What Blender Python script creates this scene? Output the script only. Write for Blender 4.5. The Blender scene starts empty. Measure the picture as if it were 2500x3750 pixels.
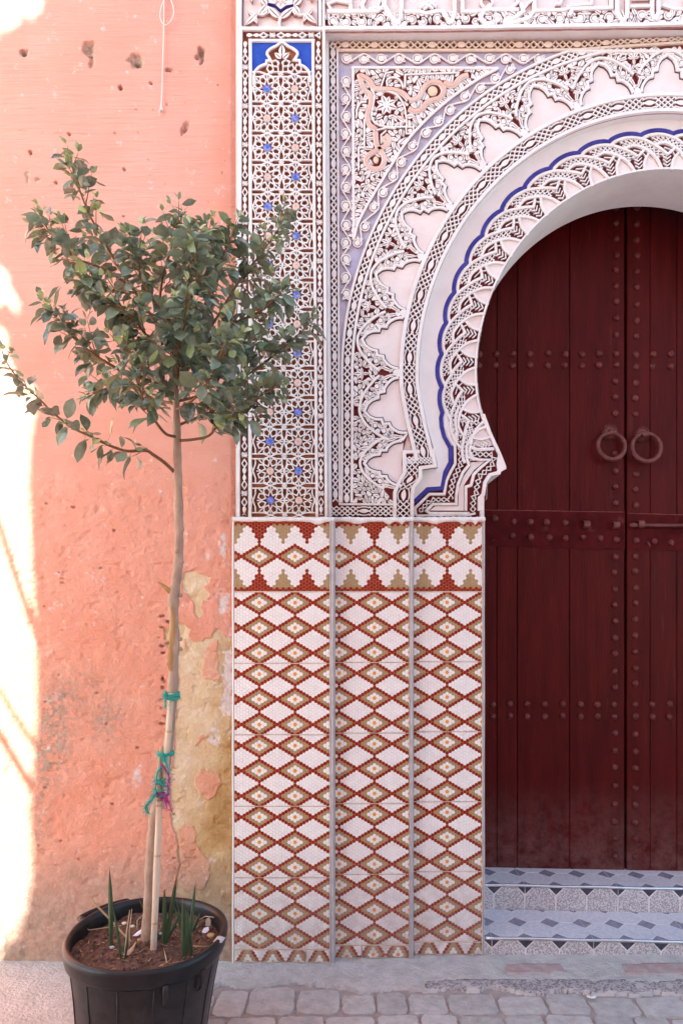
import bpy, math, random
import numpy as np
from mathutils import Vector, Matrix

random.seed(7)
C = bpy.context.scene.collection
SC = bpy.context.scene

# ------------------------------------------------------------------ survey
# The facade was surveyed on a 2500 x 3750 grid.  F is the focal length in grid
# units, EYE the camera height, HOR the grid row of the horizon.  Every surface
# lies at its own real distance D from the camera; pw() turns a grid reading on
# a surface into metres there.
F, EYE, HOR, CX = 2500.0, 1.535, 2185.0, 1250.0
D1, D2, D3 = 2.860, 2.895, 2.922          # three tiled piers, each set back a little
DW = 2.876                                # orange wall
DO, DI = 2.910, 2.957                     # outer / inner arch planes
DD = 3.392                                # door
CAMY = -D1

def pw(px, py, D, h=0.0):
    return ((px - CX) * D / F, D - D1 - h, EYE + (HOR - py) * D / F)

# ------------------------------------------------------------------ camera, light
cam_d = bpy.data.cameras.new('camera')
cam = bpy.data.objects.new('camera', cam_d)
C.objects.link(cam)
cam.location = (0, CAMY, EYE)
cam.rotation_euler = (math.radians(90), 0, 0)
cam_d.sensor_width = 36
cam_d.lens = 24
cam_d.shift_y = (HOR - 1875) / 3750
cam_d.clip_start = 0.05
cam_d.clip_end = 400
SC.camera = cam

SUN = Vector((-0.50, -0.70, 0.51)).normalized()      # towards the sun
el = math.asin(SUN.z)
rot = math.atan2(SUN.x, SUN.y)
world = bpy.data.worlds.new('World')
SC.world = world
world.use_nodes = True
nt = world.node_tree
sky = nt.nodes.new('ShaderNodeTexSky')
sky.sky_type = 'NISHITA'
sky.sun_disc = False
sky.sun_elevation = el
sky.sun_rotation = rot
sky.air_density = 1.0
sky.dust_density = 1.2
sky.ozone_density = 0.6
bg = nt.nodes['Background']
bg.inputs['Strength'].default_value = 0.13
nt.links.new(sky.outputs[0], bg.inputs['Color'])

sd = bpy.data.lights.new('sun', 'SUN')
sd.energy = 5.0
sd.angle = math.radians(0.53)
sd.color = (1.0, 0.955, 0.885)
sun = bpy.data.objects.new('sun', sd)
C.objects.link(sun)
sun.location = (-6, -9, 9)
sun.rotation_euler = (-SUN).to_track_quat('-Z', 'Y').to_euler()

vs = SC.view_settings
vs.view_transform = 'Standard'
vs.look = 'None'
vs.gamma = 1.0
vs.use_curve_mapping = False
vs.exposure = 2.30
try:
    vs.use_white_balance = True
    vs.white_balance_temperature = 6350
    vs.white_balance_tint = 3
except Exception:
    pass
SC.render.film_transparent = False

# ------------------------------------------------------------------ materials
MATS = {}

def mat(name, col, col2=None, scale=18.0, detail=5.0, rough=0.85, spec=0.25, bump=0.15, bscale=140.0,
        bdist=0.002, lo=0.35, hi=0.7, stretch=None, coat=0.0, metal=0.0, wear=None, grime=None, vary=0.0):
    m = bpy.data.materials.new(name)
    m.use_nodes = True
    n, l = m.node_tree.nodes, m.node_tree.links
    b = n['Principled BSDF']
    b.inputs['Roughness'].default_value = rough
    b.inputs['Specular IOR Level'].default_value = spec
    b.inputs['Metallic'].default_value = metal
    b.inputs['Coat Weight'].default_value = coat
    geo = n.new('ShaderNodeNewGeometry')
    src = geo.outputs['Position']
    if stretch:
        mp = n.new('ShaderNodeMapping')
        mp.inputs['Scale'].default_value = stretch
        l.new(src, mp.inputs['Vector'])
        src = mp.outputs['Vector']
    if col2 is not None:
        t = n.new('ShaderNodeTexNoise')
        t.inputs['Scale'].default_value = scale
        t.inputs['Detail'].default_value = detail
        t.inputs['Roughness'].default_value = 0.62
        l.new(src, t.inputs['Vector'])
        r = n.new('ShaderNodeValToRGB')
        r.color_ramp.elements[0].position = lo
        r.color_ramp.elements[1].position = hi
        r.color_ramp.elements[0].color = (*col, 1)
        r.color_ramp.elements[1].color = (*col2, 1)
        l.new(t.outputs['Fac'], r.inputs['Fac'])
        base = r.outputs['Color']
    else:
        rgb = n.new('ShaderNodeRGB')
        rgb.outputs[0].default_value = (*col, 1)
        base = rgb.outputs[0]
    def layer(base, fac, c):
        x = n.new('ShaderNodeMix')
        x.data_type = 'RGBA'
        l.new(fac, x.inputs['Factor'])
        l.new(base, x.inputs['A'])
        x.inputs['B'].default_value = (*c, 1)
        return x.outputs['Result']
    def spots(scale, a, z, st=None, amount=1.0):
        v = geo.outputs['Position']
        if st:
            mp2 = n.new('ShaderNodeMapping')
            mp2.inputs['Scale'].default_value = st
            l.new(v, mp2.inputs['Vector'])
            v = mp2.outputs['Vector']
        t = n.new('ShaderNodeTexNoise')
        t.inputs['Scale'].default_value = scale
        t.inputs['Detail'].default_value = 8
        t.inputs['Roughness'].default_value = .7
        l.new(v, t.inputs['Vector'])
        mr = n.new('ShaderNodeMapRange')
        mr.inputs['From Min'].default_value = a
        mr.inputs['From Max'].default_value = z
        mr.inputs['To Max'].default_value = amount
        l.new(t.outputs['Fac'], mr.inputs['Value'])
        return mr.outputs['Result']
    for c, scale_, a, z, st, am in (wear or ()):
        base = layer(base, spots(scale_, a, z, st, am), c)
    if grime:
        c, z0, z1, am = grime
        sp = n.new('ShaderNodeSeparateXYZ')
        l.new(geo.outputs['Position'], sp.inputs[0])
        mr = n.new('ShaderNodeMapRange')
        mr.inputs['From Min'].default_value = z1
        mr.inputs['From Max'].default_value = z0
        mr.inputs['To Max'].default_value = am
        l.new(sp.outputs['Z'], mr.inputs['Value'])
        mu = n.new('ShaderNodeMath')
        mu.operation = 'MULTIPLY'
        l.new(mr.outputs['Result'], mu.inputs[0])
        l.new(spots(18, .32, .62), mu.inputs[1])
        base = layer(base, mu.outputs[0], c)
    if vary:
        oi = n.new('ShaderNodeObjectInfo')
        hv = n.new('ShaderNodeHueSaturation')
        mr = n.new('ShaderNodeMapRange')
        mr.inputs['To Min'].default_value = 1 - vary
        mr.inputs['To Max'].default_value = 1 + vary
        l.new(oi.outputs['Random'], mr.inputs['Value'])
        l.new(mr.outputs['Result'], hv.inputs['Value'])
        l.new(base, hv.inputs['Color'])
        base = hv.outputs['Color']
    l.new(base, b.inputs['Base Color'])
    if bump:
        t2 = n.new('ShaderNodeTexNoise')
        t2.inputs['Scale'].default_value = bscale
        t2.inputs['Detail'].default_value = 4
        l.new(src, t2.inputs['Vector'])
        bp = n.new('ShaderNodeBump')
        bp.inputs['Strength'].default_value = bump
        bp.inputs['Distance'].default_value = bdist
        l.new(t2.outputs['Fac'], bp.inputs['Height'])
        l.new(bp.outputs['Normal'], b.inputs['Normal'])
    MATS[name] = m
    return m

WHITE = mat('limewashed_plaster', (0.84, 0.82, 0.825), (0.765, 0.72, 0.72), scale=9, lo=.42, hi=.78, grime=((.50, .36, .28), 1.85, 2.03, .75), wear=[((.60, .47, .42), 26, .64, .78, None, .55)], bump=.35, bscale=110)
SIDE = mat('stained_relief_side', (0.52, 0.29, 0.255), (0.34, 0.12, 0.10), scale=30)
MAROON = mat('maroon_recess', (0.14, 0.016, 0.020), (0.23, 0.045, 0.042), scale=25)
BROWN = mat('brown_recess', (0.24, 0.070, 0.03), (0.38, 0.17, 0.085), scale=22)
PINK = mat('pink_plaster', (0.83, 0.775, 0.78), (0.76, 0.655, 0.64), scale=7, lo=.4, hi=.75, bump=.5, bscale=60)
LILAC = mat('lilac_paint', (0.44, 0.45, 0.66), (0.56, 0.545, 0.64), scale=12, bump=.5, bscale=60)
BLUE = mat('blue_paint', (0.020, 0.070, 0.44), (0.04, 0.11, 0.54), scale=14, bump=.4)
ULTRA = mat('ultramarine_paint', (0.032, 0.030, 0.26), (0.065, 0.065, 0.37), scale=26, rough=.55, lo=.4, hi=.72)
DISCBLUE = mat('worn_blue_disc', (0.09, 0.15, 0.62), (0.40, 0.43, 0.74), scale=60, lo=.42, hi=.72)
DISCPINK = mat('pink_disc', (0.74, 0.50, 0.43), (0.70, 0.56, 0.52), scale=60)
SALMON = mat('salmon_ribbon', (0.72, 0.44, 0.36), (0.76, 0.60, 0.545), scale=16, lo=.35, hi=.75)
OCHRE = mat('ochre_paint', (0.70, 0.54, 0.38), (0.76, 0.66, 0.53), scale=30)
PEACH = mat('peach_plaster', (0.80, 0.645, 0.53), (0.82, 0.73, 0.65), scale=10, lo=.3, hi=.75)
DARKP = mat('dark_painted_line', (0.03, 0.02, 0.07), (0.10, 0.07, 0.14), scale=40)
GROUT = mat('white_grout', (0.85, 0.83, 0.825), (0.72, 0.66, 0.64), scale=30, bump=.6, bscale=90)

# ------------------------------------------------------------------ objects
def props(o, label=None, cat=None, group=None, kind=None):
    if label: o['label'] = label
    if cat: o['category'] = cat
    if group: o['group'] = group
    if kind: o['kind'] = kind
    return o

def thing(name, loc, label, cat, group=None, kind=None):
    o = bpy.data.objects.new(name, None)
    o.empty_display_size = 0.1
    C.objects.link(o)
    o.location = loc
    return props(o, label, cat, group, kind)

def attach(o, parent):
    """o sits at a world position; make it a child and keep it there"""
    w = Vector(o.location)
    o.parent = parent
    base = Vector((0, 0, 0))
    p = parent
    while p is not None:
        base += Vector(p.location)
        p = p.parent
    o.location = w - base
    return o

def mesh_obj(name, verts, faces, mats, midx=None, parent=None, smooth=False, origin=None, kind=None):
    v = np.asarray(verts, dtype=float)
    if origin is None:
        origin = (v.min(0) + v.max(0)) / 2
    origin = np.asarray(origin, dtype=float)
    me = bpy.data.meshes.new(name)
    me.from_pydata((v - origin).tolist(), [], faces)
    for m in mats:
        me.materials.append(m)
    if midx is not None and len(mats) > 1:
        me.polygons.foreach_set('material_index', midx)
    if smooth:
        me.polygons.foreach_set('use_smooth', [True] * len(me.polygons))
    me.update()
    o = bpy.data.objects.new(name, me)
    C.objects.link(o)
    o.location = origin
    if parent is not None:
        attach(o, parent)
    if kind:
        o['kind'] = kind
    return o

# ------------------------------------------------------------------ 2-D helpers
def A(*p):
    return np.array(p, dtype=float)

def zoomed(pts, ox, oy, s):
    return np.array([(ox + x / s, oy + y / s) for x, y in pts], dtype=float)

def dedupe(p, eps=0.05):
    out = [p[0]]
    for q in p[1:]:
        if np.hypot(*(q - out[-1])) > eps:
            out.append(q)
    return np.array(out)

def arclen(p):
    return np.concatenate([[0], np.cumsum(np.hypot(*np.diff(p, axis=0).T))])

def resample(p, n):
    s = arclen(p)
    t = np.linspace(0, s[-1], n)
    return np.stack([np.interp(t, s, p[:, 0]), np.interp(t, s, p[:, 1])], 1)

def smooth_path(p, n=8, closed=False):
    """Catmull-Rom through the points"""
    p = np.asarray(p, dtype=float)
    if closed:
        q = np.vstack([p[-1], p, p[0], p[1]])
    else:
        q = np.vstack([2 * p[0] - p[1], p, 2 * p[-1] - p[-2]])
    out = []
    for i in range(1, len(q) - 2):
        a, b, c, d = q[i - 1], q[i], q[i + 1], q[i + 2]
        for k in range(n):
            t = k / n
            out.append(0.5 * (2 * b + (c - a) * t + (2 * a - 5 * b + 4 * c - d) * t * t + (3 * b - a - 3 * c + d) * t ** 3))
    if not closed:
        out.append(p[-1])
    return np.array(out)

def normals(p, closed=False):
    if closed:
        d0 = p - np.roll(p, 1, 0)
        d1 = np.roll(p, -1, 0) - p
    else:
        d = np.diff(p, axis=0)
        d0 = np.vstack([d[0], d])
        d1 = np.vstack([d, d[-1]])
    d0 = d0 / np.maximum(1e-9, np.hypot(*d0.T))[:, None]
    d1 = d1 / np.maximum(1e-9, np.hypot(*d1.T))[:, None]
    n0 = np.stack([-d0[:, 1], d0[:, 0]], 1)
    n1 = np.stack([-d1[:, 1], d1[:, 0]], 1)
    n = n0 + n1
    ln = np.hypot(*n.T)
    bad = ln < 0.3
    n = n / np.maximum(ln, 1e-6)[:, None]
    k = 1 / np.maximum(0.45, (n * n1).sum(1))
    n = n * k[:, None]
    n[bad] = n1[bad]
    return n

def area(p):
    x, y = p[:, 0], p[:, 1]
    return 0.5 * np.sum(x * np.roll(y, -1) - np.roll(x, -1) * y)

def inside(px, py, poly):
    px, py = np.asarray(px, float), np.asarray(py, float)
    r = np.zeros(px.shape, bool)
    n = len(poly)
    j = n - 1
    for i in range(n):
        xi, yi = poly[i]
        xj, yj = poly[j]
        if yi != yj:
            c = ((yi > py) != (yj > py)) & (px < (xj - xi) * (py - yi) / (yj - yi) + xi)
            r ^= c
        j = i
    return r

def circle(cx, cy, r, n=18, a0=0.0, ry=None):
    t = np.linspace(0, 2 * math.pi, n, endpoint=False) + a0
    return np.stack([cx + r * np.cos(t), cy + (ry or r) * np.sin(t)], 1)

# ------------------------------------------------------------------ carved relief
class Relief:
    """collects carved pieces that lie on a plane at distance D; flush() links them as one mesh"""
    def __init__(self, D, parent):
        self.D, self.parent = D, parent
        self.clear()

    def clear(self):
        self.v, self.f, self.m, self.mats = [], [], [], []

    def mi(self, m):
        if m not in self.mats:
            self.mats.append(m)
        return self.mats.index(m)

    def add(self, pts, hs):
        i0 = len(self.v)
        D = self.D
        for (x, y), h in zip(pts, hs):
            self.v.append(((x - CX) * D / F, D - D1 - h, EYE + (HOR - y) * D / F))
        return i0

    def strap(self, pts, w, h, base=0.0, top=None, side=None, closed=False, flat=0.46, jit=0.0006):
        top = top or WHITE
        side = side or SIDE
        p = dedupe(np.asarray(pts, float))
        if len(p) < 2:
            return
        if closed and np.hypot(*(p[0] - p[-1])) < .1:
            p = p[:-1]
        n = normals(p, closed)
        w = np.broadcast_to(np.asarray(w, float) * (1.06 if np.max(w) < 5.3 else 1.0), (len(p),))[:, None]
        h = h + random.uniform(-jit, jit)
        prof = [(-.5, base), (-.47, base + (h - base) * .55), (-flat * .8, h), (flat * .8, h), (.47, base + (h - base) * .55), (.5, base)]
        K = len(prof)
        i0 = len(self.v)
        rows = [p + n * (w * k) for k, _ in prof]
        for i in range(len(p)):
            self.add([r[i] for r in rows], [hh for _, hh in prof])
        ti, si = self.mi(top), self.mi(side)
        N = len(p)
        for i in range(N if closed else N - 1):
            a, b = i0 + i * K, i0 + ((i + 1) % N) * K
            for k in range(K - 1):
                self.f.append((a + k, a + k + 1, b + k + 1, b + k))
                self.m.append(si if k in (0, K - 2) else ti)
        if not closed:
            for i in (0, N - 1):
                a = i0 + i * K
                self.f.append(tuple(range(a, a + K)) if i else tuple(range(a + K - 1, a - 1, -1)))
                self.m.append(ti)

    def slab(self, poly, h, base=0.0, bev=1.6, top=None, side=None, jit=0.0005, bh=0.0012):
        top = top or WHITE
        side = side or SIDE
        p = dedupe(np.asarray(poly, float))
        if np.hypot(*(p[0] - p[-1])) < .1:
            p = p[:-1]
        if len(p) < 3:
            return
        if area(p) < 0:
            p = p[::-1]
        h = h + random.uniform(-jit, jit)
        n = normals(p, True)
        N = len(p)
        a = self.add(p, [base] * N)
        b = self.add(p, [h - bh] * N)
        c = self.add(p + n * bev, [h] * N)
        ti, si = self.mi(top), self.mi(side)
        for i in range(N):
            j = (i + 1) % N
            self.f.append((a + i, a + j, b + j, b + i)); self.m.append(si)
            self.f.append((b + i, b + j, c + j, c + i)); self.m.append(ti)
        self.f.append(tuple(range(c, c + N))); self.m.append(ti)

    def flat(self, poly, h, m):
        p = np.asarray(poly, float)
        a = self.add(p, [h] * len(p))
        self.f.append(tuple(range(a, a + len(p)))); self.m.append(self.mi(m))

    def strip(self, L, R, hL, hR, m, n=None):
        if n:
            L, R = resample(L, n), resample(R, n)
        a = self.add(L, [hL] * len(L))
        b = self.add(R, [hR] * len(R))
        k = self.mi(m)
        for i in range(len(L) - 1):
            self.f.append((a + i, a + i + 1, b + i + 1, b + i)); self.m.append(k)

    def leaf(self, x, y, ang, ln, wd, h, base=0.0, slit=0.16, curl=0.0, top=None, side=None):
        """a carved leaf: two cheeks with a cut midrib between"""
        c, s = math.cos(ang), math.sin(ang)
        T = np.linspace(0, 1, 7)
        prof = np.sin(np.pi * T ** 0.8) ** 0.9 * wd * .5
        bend = curl * ln * (T - T * T) * 2
        for sg in (1, -1):
            out = [(t * ln, bd + sg * p) for t, bd, p in zip(T, bend, prof)]
            inn = [(t * ln, bd + sg * p * slit) for t, bd, p in zip(T[1:-1], bend[1:-1], prof[1:-1])][::-1]
            q = np.array(out + inn)
            g = np.stack([x + q[:, 0] * c - q[:, 1] * s, y + q[:, 0] * s + q[:, 1] * c], 1)
            self.slab(g, h, base, bev=min(1.1, wd * .08), top=top, side=side)

    def scroll(self, x, y, r, ang, hand, h, base=0.0, w=4.5, ears=True, top=None, side=None, turn=1.55):
        """spiral tendril closing round a lobed bud"""
        n = 20
        t = np.linspace(0, 1, n)
        a = ang + hand * t * turn * math.pi
        rr = r * (1 - 0.10 * t)
        self.strap(np.stack([x + rr * np.cos(a), y + rr * np.sin(a)], 1), w, h, base, top=top, side=side)
        q = circle(x, y, max(r * .5, r - w * .5 - 2.6), 14)
        self.slab(q, h - .0004, base, bev=1.0, top=top, side=side)
        e = a[-1]
        tip = (x + r * .55 * math.cos(e), y + r * .55 * math.sin(e))
        if ears:
            self.leaf(tip[0], tip[1], e - hand * .9, r * 1.25, r * .8, h, base, slit=.1, top=top, side=side)
            self.leaf(tip[0], tip[1], e + hand * .5, r * 1.2, r * .8, h, base, slit=.1, top=top, side=side)

    def fill(self, poly, used, h, base, cell=17.0, gap=2.6, rng=None, flow=None, top=None, side=None):
        """foliage packed edge to edge: power cells grown round leaf seeds, cut apart by narrow grooves;
        USED are (x, y, r) discs already taken by scrolls"""
        rng = rng or random
        poly = np.asarray(poly, float)
        lo, hi = poly.min(0) - cell * 1.6, poly.max(0) + cell * 1.6
        rim = resample(np.vstack([poly, poly[:1]]), 240)
        ST = 1.38                                  # leaves are longer than wide and follow a swirling growth line
        def frame(x, y):
            a = 9.0 * float(vnoise(np.array([x / 62.0]), np.array([y / 62.0 + 3]), 2)[0])
            c, s_ = math.cos(a), math.sin(a)
            return c, s_
        seeds = [(x, y, r, False, 1.0, 0.0) for x, y, r in used]
        pts = []
        tries = int((hi[0] - lo[0]) * (hi[1] - lo[1]) / cell ** 2 * 16) + 50
        P_ = np.zeros((0, 2))
        for k in range(tries):
            x, y = rng.uniform(lo[0], hi[0]), rng.uniform(lo[1], hi[1])
            c, s_ = frame(x, y)
            if len(P_):
                dx, dy = P_[:, 0] - x, P_[:, 1] - y
                if np.min(((dx * c + dy * s_) / ST) ** 2 + ((dy * c - dx * s_) * ST) ** 2) < (cell * .86) ** 2:
                    continue
            if used and min(math.hypot(a - x, b - y) - r for a, b, r in used) < cell * .30:
                continue
            ins = bool(inside(x, y, poly))
            dd = np.min(np.hypot(rim[:, 0] - x, rim[:, 1] - y))
            if not ins and (dd > cell * 1.5 or dd < cell * .62):
                continue
            if ins and dd < cell * .16:
                continue
            P_ = np.vstack([P_, [[x, y]]])
            seeds.append((x, y, 0.0, ins, c, s_))
        S = np.array([(a, b, w) for a, b, w, _, _, _ in seeds])
        for k, (x, y, w, ins, c_, s_) in enumerate(seeds):
            if not ins:
                continue
            e_ = cell * 1.15
            q = [(-e_, -e_), (e_, -e_), (e_, e_), (-e_, e_)]
            near = np.where(np.hypot(S[:, 0] - x, S[:, 1] - y) < cell * 3.2 + S[:, 2])[0]
            for m in near:
                if m == k:
                    continue
                gx_, gy_ = S[m, 0] - x, S[m, 1] - y
                if S[m, 2] > 0:                     # keep clear of a scroll: tangent cut
                    g = math.hypot(gx_, gy_)
                    f_ = (g - S[m, 2] - gap * .5) / g
                    px_, py_ = gx_ * f_, gy_ * f_
                    dx, dy = (gx_ * c_ + gy_ * s_) * ST, (gy_ * c_ - gx_ * s_) / ST
                    d = math.hypot(dx, dy)
                    lim = ((px_ * c_ + py_ * s_) / ST * dx + (py_ * c_ - px_ * s_) * ST * dy) / d
                else:
                    dx, dy = (gx_ * c_ + gy_ * s_) / ST, (gy_ * c_ - gx_ * s_) * ST
                    d = math.hypot(dx, dy)
                    if d < 1e-6:
                        continue
                    lim = d / 2 - gap * .5
                out = []
                for n in range(len(q)):
                    a, b = q[n - 1], q[n]
                    da = lim - (a[0] * dx + a[1] * dy) / d
                    db = lim - (b[0] * dx + b[1] * dy) / d
                    if da >= 0: out.append(a)
                    if da * db < 0:
                        t = da / (da - db)
                        out.append((a[0] + (b[0] - a[0]) * t, a[1] + (b[1] - a[1]) * t))
                q = out
                if len(q) < 3:
                    break
            if len(q) < 3:
                continue
            q = [(x + u_ * ST * c_ - v_ / ST * s_, y + u_ * ST * s_ + v_ / ST * c_) for u_, v_ in q]
            q = np.array(q)
            if abs(area(q)) < cell * cell * .10:
                continue
            # round the corners once
            q = np.vstack([np.stack([q * .78 + np.roll(q, -1, 0) * .22, q * .22 + np.roll(q, -1, 0) * .78], 1).reshape(-1, 2)])
            c = q.mean(0)
            u, sv_, vt = np.linalg.svd(q - c)
            ax = vt[0] + np.array([rng.uniform(-.25, .25), rng.uniform(-.25, .25)])
            ax /= np.hypot(*ax)
            nn = np.array([-ax[1], ax[0]])
            if rng.random() < .62 and abs(area(q)) > cell * cell * .35:
                for sg in (1, -1):
                    out = []
                    for n in range(len(q)):
                        a, b = q[n - 1], q[n]
                        da = ((a - c) @ nn) * sg - gap * .30
                        db = ((b - c) @ nn) * sg - gap * .30
                        if da >= 0: out.append(a)
                        if da * db < 0:
                            t = da / (da - db)
                            out.append(a + (b - a) * t)
                    if len(out) > 2:
                        self.slab(np.array(out), h + rng.uniform(-.0012, .0006), base, bev=.9, top=top, side=side)
            else:
                self.slab(q, h + rng.uniform(-.0012, .0006), base, bev=1.1, top=top, side=side)
                if rng.random() < .5:
                    self.flat(circle(c[0], c[1], 1.7, 6), h + .0012, MAROON)
        return used

    def flush(self, name, parent=None, kind=None, smooth=False):
        if not self.v:
            return None
        o = mesh_obj(name, self.v, self.f, self.mats, self.m, parent or self.parent, smooth, kind=kind)
        self.clear()
        return o

class Band:
    """maps (u along, v across -1..1) onto the strip between two edge lines"""
    def __init__(self, L, R, n=500):
        L, R = resample(np.asarray(L, float), n), resample(np.asarray(R, float), n)
        self.L, self.R = L, R
        self.s = arclen((L + R) / 2)
        self.len = self.s[-1]

    def sub(self, v0, v1):
        """the narrower band between two across-values, same run"""
        u = np.linspace(0, self.len, 600)
        b = Band.__new__(Band)
        b.L, b.R = self.m(u, v0), self.m(u, v1)
        b.s = arclen((b.L + b.R) / 2)
        b.len = b.s[-1]
        return b

    @classmethod
    def centre(cls, path, w):
        p = resample(np.asarray(path, float), 500)
        n = normals(p)
        b = Band.__new__(Band)
        b.L, b.R, b.s = p - n * w / 2, p + n * w / 2, arclen(p)
        b.len = b.s[-1]
        return b

    def m(self, u, v):
        u = np.clip(np.asarray(u, float), 0, self.len)
        v = np.broadcast_to(np.asarray(v, float), u.shape)
        l = np.stack([np.interp(u, self.s, self.L[:, 0]), np.interp(u, self.s, self.L[:, 1])], -1)
        r = np.stack([np.interp(u, self.s, self.R[:, 0]), np.interp(u, self.s, self.R[:, 1])], -1)
        t = ((v + 1) / 2)[..., None]
        return l * (1 - t) + r * t

def tri(x):
    """triangle wave, period 4, starts at -1"""
    x = np.mod(x, 4.0)
    return np.where(x < 2, x - 1, 3 - x)

def chain(R, band, per, cell, n_cells, w, h, base, u0=0.0, amp=.86, top=None, side=None):
    """crossing zigzags (n diamonds) alternating with a plain waisted link"""
    lat = cell * n_cells
    u = u0 - per
    while u < band.len:
        for sg in (1, -1):
            q = []
            for k in range(n_cells * 2 + 1):
                uu = u + k * cell / 2
                vv = amp * sg * (1 if k % 4 == 1 else -1 if k % 4 == 3 else 0)
                if 0 <= uu <= band.len:
                    q.append(band.m(uu, vv))
            if len(q) > 1:
                R.strap(np.array(q), w, h, base, top=top, side=side)
        a, b = u + lat, u + per
        if b > 2 and a < band.len - 2 and b - a > 3:
            T = np.linspace(0, 1, 9)
            uu = np.clip(a - 1 + (b - a + 2) * T, 0, band.len)
            wv = .30 + .52 * np.sin(np.pi * T) ** .7
            wv[0] = wv[-1] = .25
            poly = np.vstack([band.m(uu, wv), band.m(uu[::-1], -wv[::-1])])
            R.slab(poly, h, base, bev=1.0, top=top, side=side)
        u += per

def net(R, band, u0, u1, q, w, h, base, phases=4, amp=.93, top=None, side=None):
    """woven diagonal net, two diamonds across"""
    u0, u1 = max(0, u0), min(band.len, u1)
    if u1 - u0 < 3:
        return
    for k in range(phases):
        us = [u0, u1]
        ph = k * 4.0 / phases
        # corners of the triangle wave
        j = math.floor((u0 / q + ph) / 2) * 2
        while True:
            uu = (j - ph) * q
            if uu > u1:
                break
            if uu > u0:
                us.append(uu)
            j += 2
        us = np.array(sorted(us))
        vv = tri(us / q + ph) * amp
        R.strap(band.m(us, vv), w, h, base, top=top, side=side)

def almond(R, band, u0, u1, h, base, wide=.42, top=None, side=None):
    T = np.linspace(0, 1, 13)
    uu = u0 + (u1 - u0) * T
    vv = wide * np.sin(np.pi * T)
    R.slab(np.vstack([band.m(uu, vv), band.m(uu[-2:0:-1], -vv[-2:0:-1])]), h, base, bev=1.2, top=top, side=side)
    for sg in (1, -1):
        R.strap(band.m(uu, sg * (.62 + .24 * np.sin(np.pi * T))), 4.5, h, base, top=top, side=side)

def tube(path, rad, n=10, cap=True):
    """verts, faces of a round tube along 3-D points"""
    P = [Vector(p) for p in path]
    rad = [rad] * len(P) if np.isscalar(rad) else list(rad)
    v, f = [], []
    ref = Vector((0.13, 0.91, 0.37))
    prev = None
    for i, p in enumerate(P):
        t = (P[min(i + 1, len(P) - 1)] - P[max(i - 1, 0)])
        t = t.normalized() if t.length > 1e-9 else Vector((0, 0, 1))
        if prev is None:
            a = t.cross(ref)
            if a.length < 1e-3:
                a = t.cross(Vector((1, 0, 0)))
            a.normalize()
        else:
            a = (prev - t * prev.dot(t))
            a.normalize()
        prev = a
        b = t.cross(a)
        for k in range(n):
            q = 2 * math.pi * k / n
            v.append(tuple(p + (a * math.cos(q) + b * math.sin(q)) * rad[i]))
    for i in range(len(P) - 1):
        for k in range(n):
            k2 = (k + 1) % n
            f.append((i * n + k, i * n + k2, (i + 1) * n + k2, (i + 1) * n + k))
    if cap:
        f.append(tuple(range(n - 1, -1, -1)))
        e = (len(P) - 1) * n
        f.append(tuple(range(e, e + n)))
    return v, f

def merge(parts):
    V, Fc = [], []
    for v, f in parts:
        o = len(V)
        V += list(v)
        Fc += [tuple(i + o for i in q) for q in f]
    return V, Fc

def box(x0, x1, y0, y1, z0, z1):
    v = [(x0, y0, z0), (x1, y0, z0), (x1, y1, z0), (x0, y1, z0), (x0, y0, z1), (x1, y0, z1), (x1, y1, z1), (x0, y1, z1)]
    f = [(0, 3, 2, 1), (4, 5, 6, 7), (0, 1, 5, 4), (1, 2, 6, 5), (2, 3, 7, 6), (3, 0, 4, 7)]
    return v, f

def bevbox(x0, x1, y0, y1, z0, z1, b):
    """box with its front (-y) edges chamfered"""
    v = [(x0, y1, z0), (x1, y1, z0), (x1, y1, z1), (x0, y1, z1),
         (x0, y0 + b, z0), (x1, y0 + b, z0), (x1, y0 + b, z1), (x0, y0 + b, z1),
         (x0 + b, y0, z0 + b), (x1 - b, y0, z0 + b), (x1 - b, y0, z1 - b), (x0 + b, y0, z1 - b)]
    f = [(0, 1, 2, 3)]
    for i in range(4):
        j = (i + 1) % 4
        f.append((i, j, 4 + j, 4 + i))
        f.append((4 + i, 4 + j, 8 + j, 8 + i))
    f.append((8, 9, 10, 11))
    return v, f

_tab = np.random.RandomState(3).rand(512, 512)
def vnoise(x, y, oct=4, gain=.5):
    x, y = np.asarray(x, float), np.asarray(y, float)
    tot, amp, nrm = np.zeros(x.shape), 1.0, 0.0
    for o in range(oct):
        xi, yi = np.floor(x).astype(int), np.floor(y).astype(int)
        fx, fy = x - xi, y - yi
        fx, fy = fx * fx * (3 - 2 * fx), fy * fy * (3 - 2 * fy)
        g = lambda a, b: _tab[(a + o * 37) % 512, (b + o * 91) % 512]
        tot += amp * ((g(xi, yi) * (1 - fx) + g(xi + 1, yi) * fx) * (1 - fy) + (g(xi, yi + 1) * (1 - fx) + g(xi + 1, yi + 1) * fx) * fy)
        nrm += amp
        amp *= gain
        x, y = x * 2.03 + 11.3, y * 2.03 + 5.7
    return tot / nrm
# ================================================================== the portal wall
BASE = -0.013            # depth of the carved ground below the face
ARCX, ARCY = 2442.0, 1370.0

def wall_piece(name, x0, x1, y0, y1, z0, z1, m, parent):
    v, f = box(x0, x1, y0, y1, z0, z1)
    return mesh_obj(name, v, f, [m], parent=parent)

def X(px, D): return (px - CX) * D / F
def Z(py, D): return EYE + (HOR - py) * D / F

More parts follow.
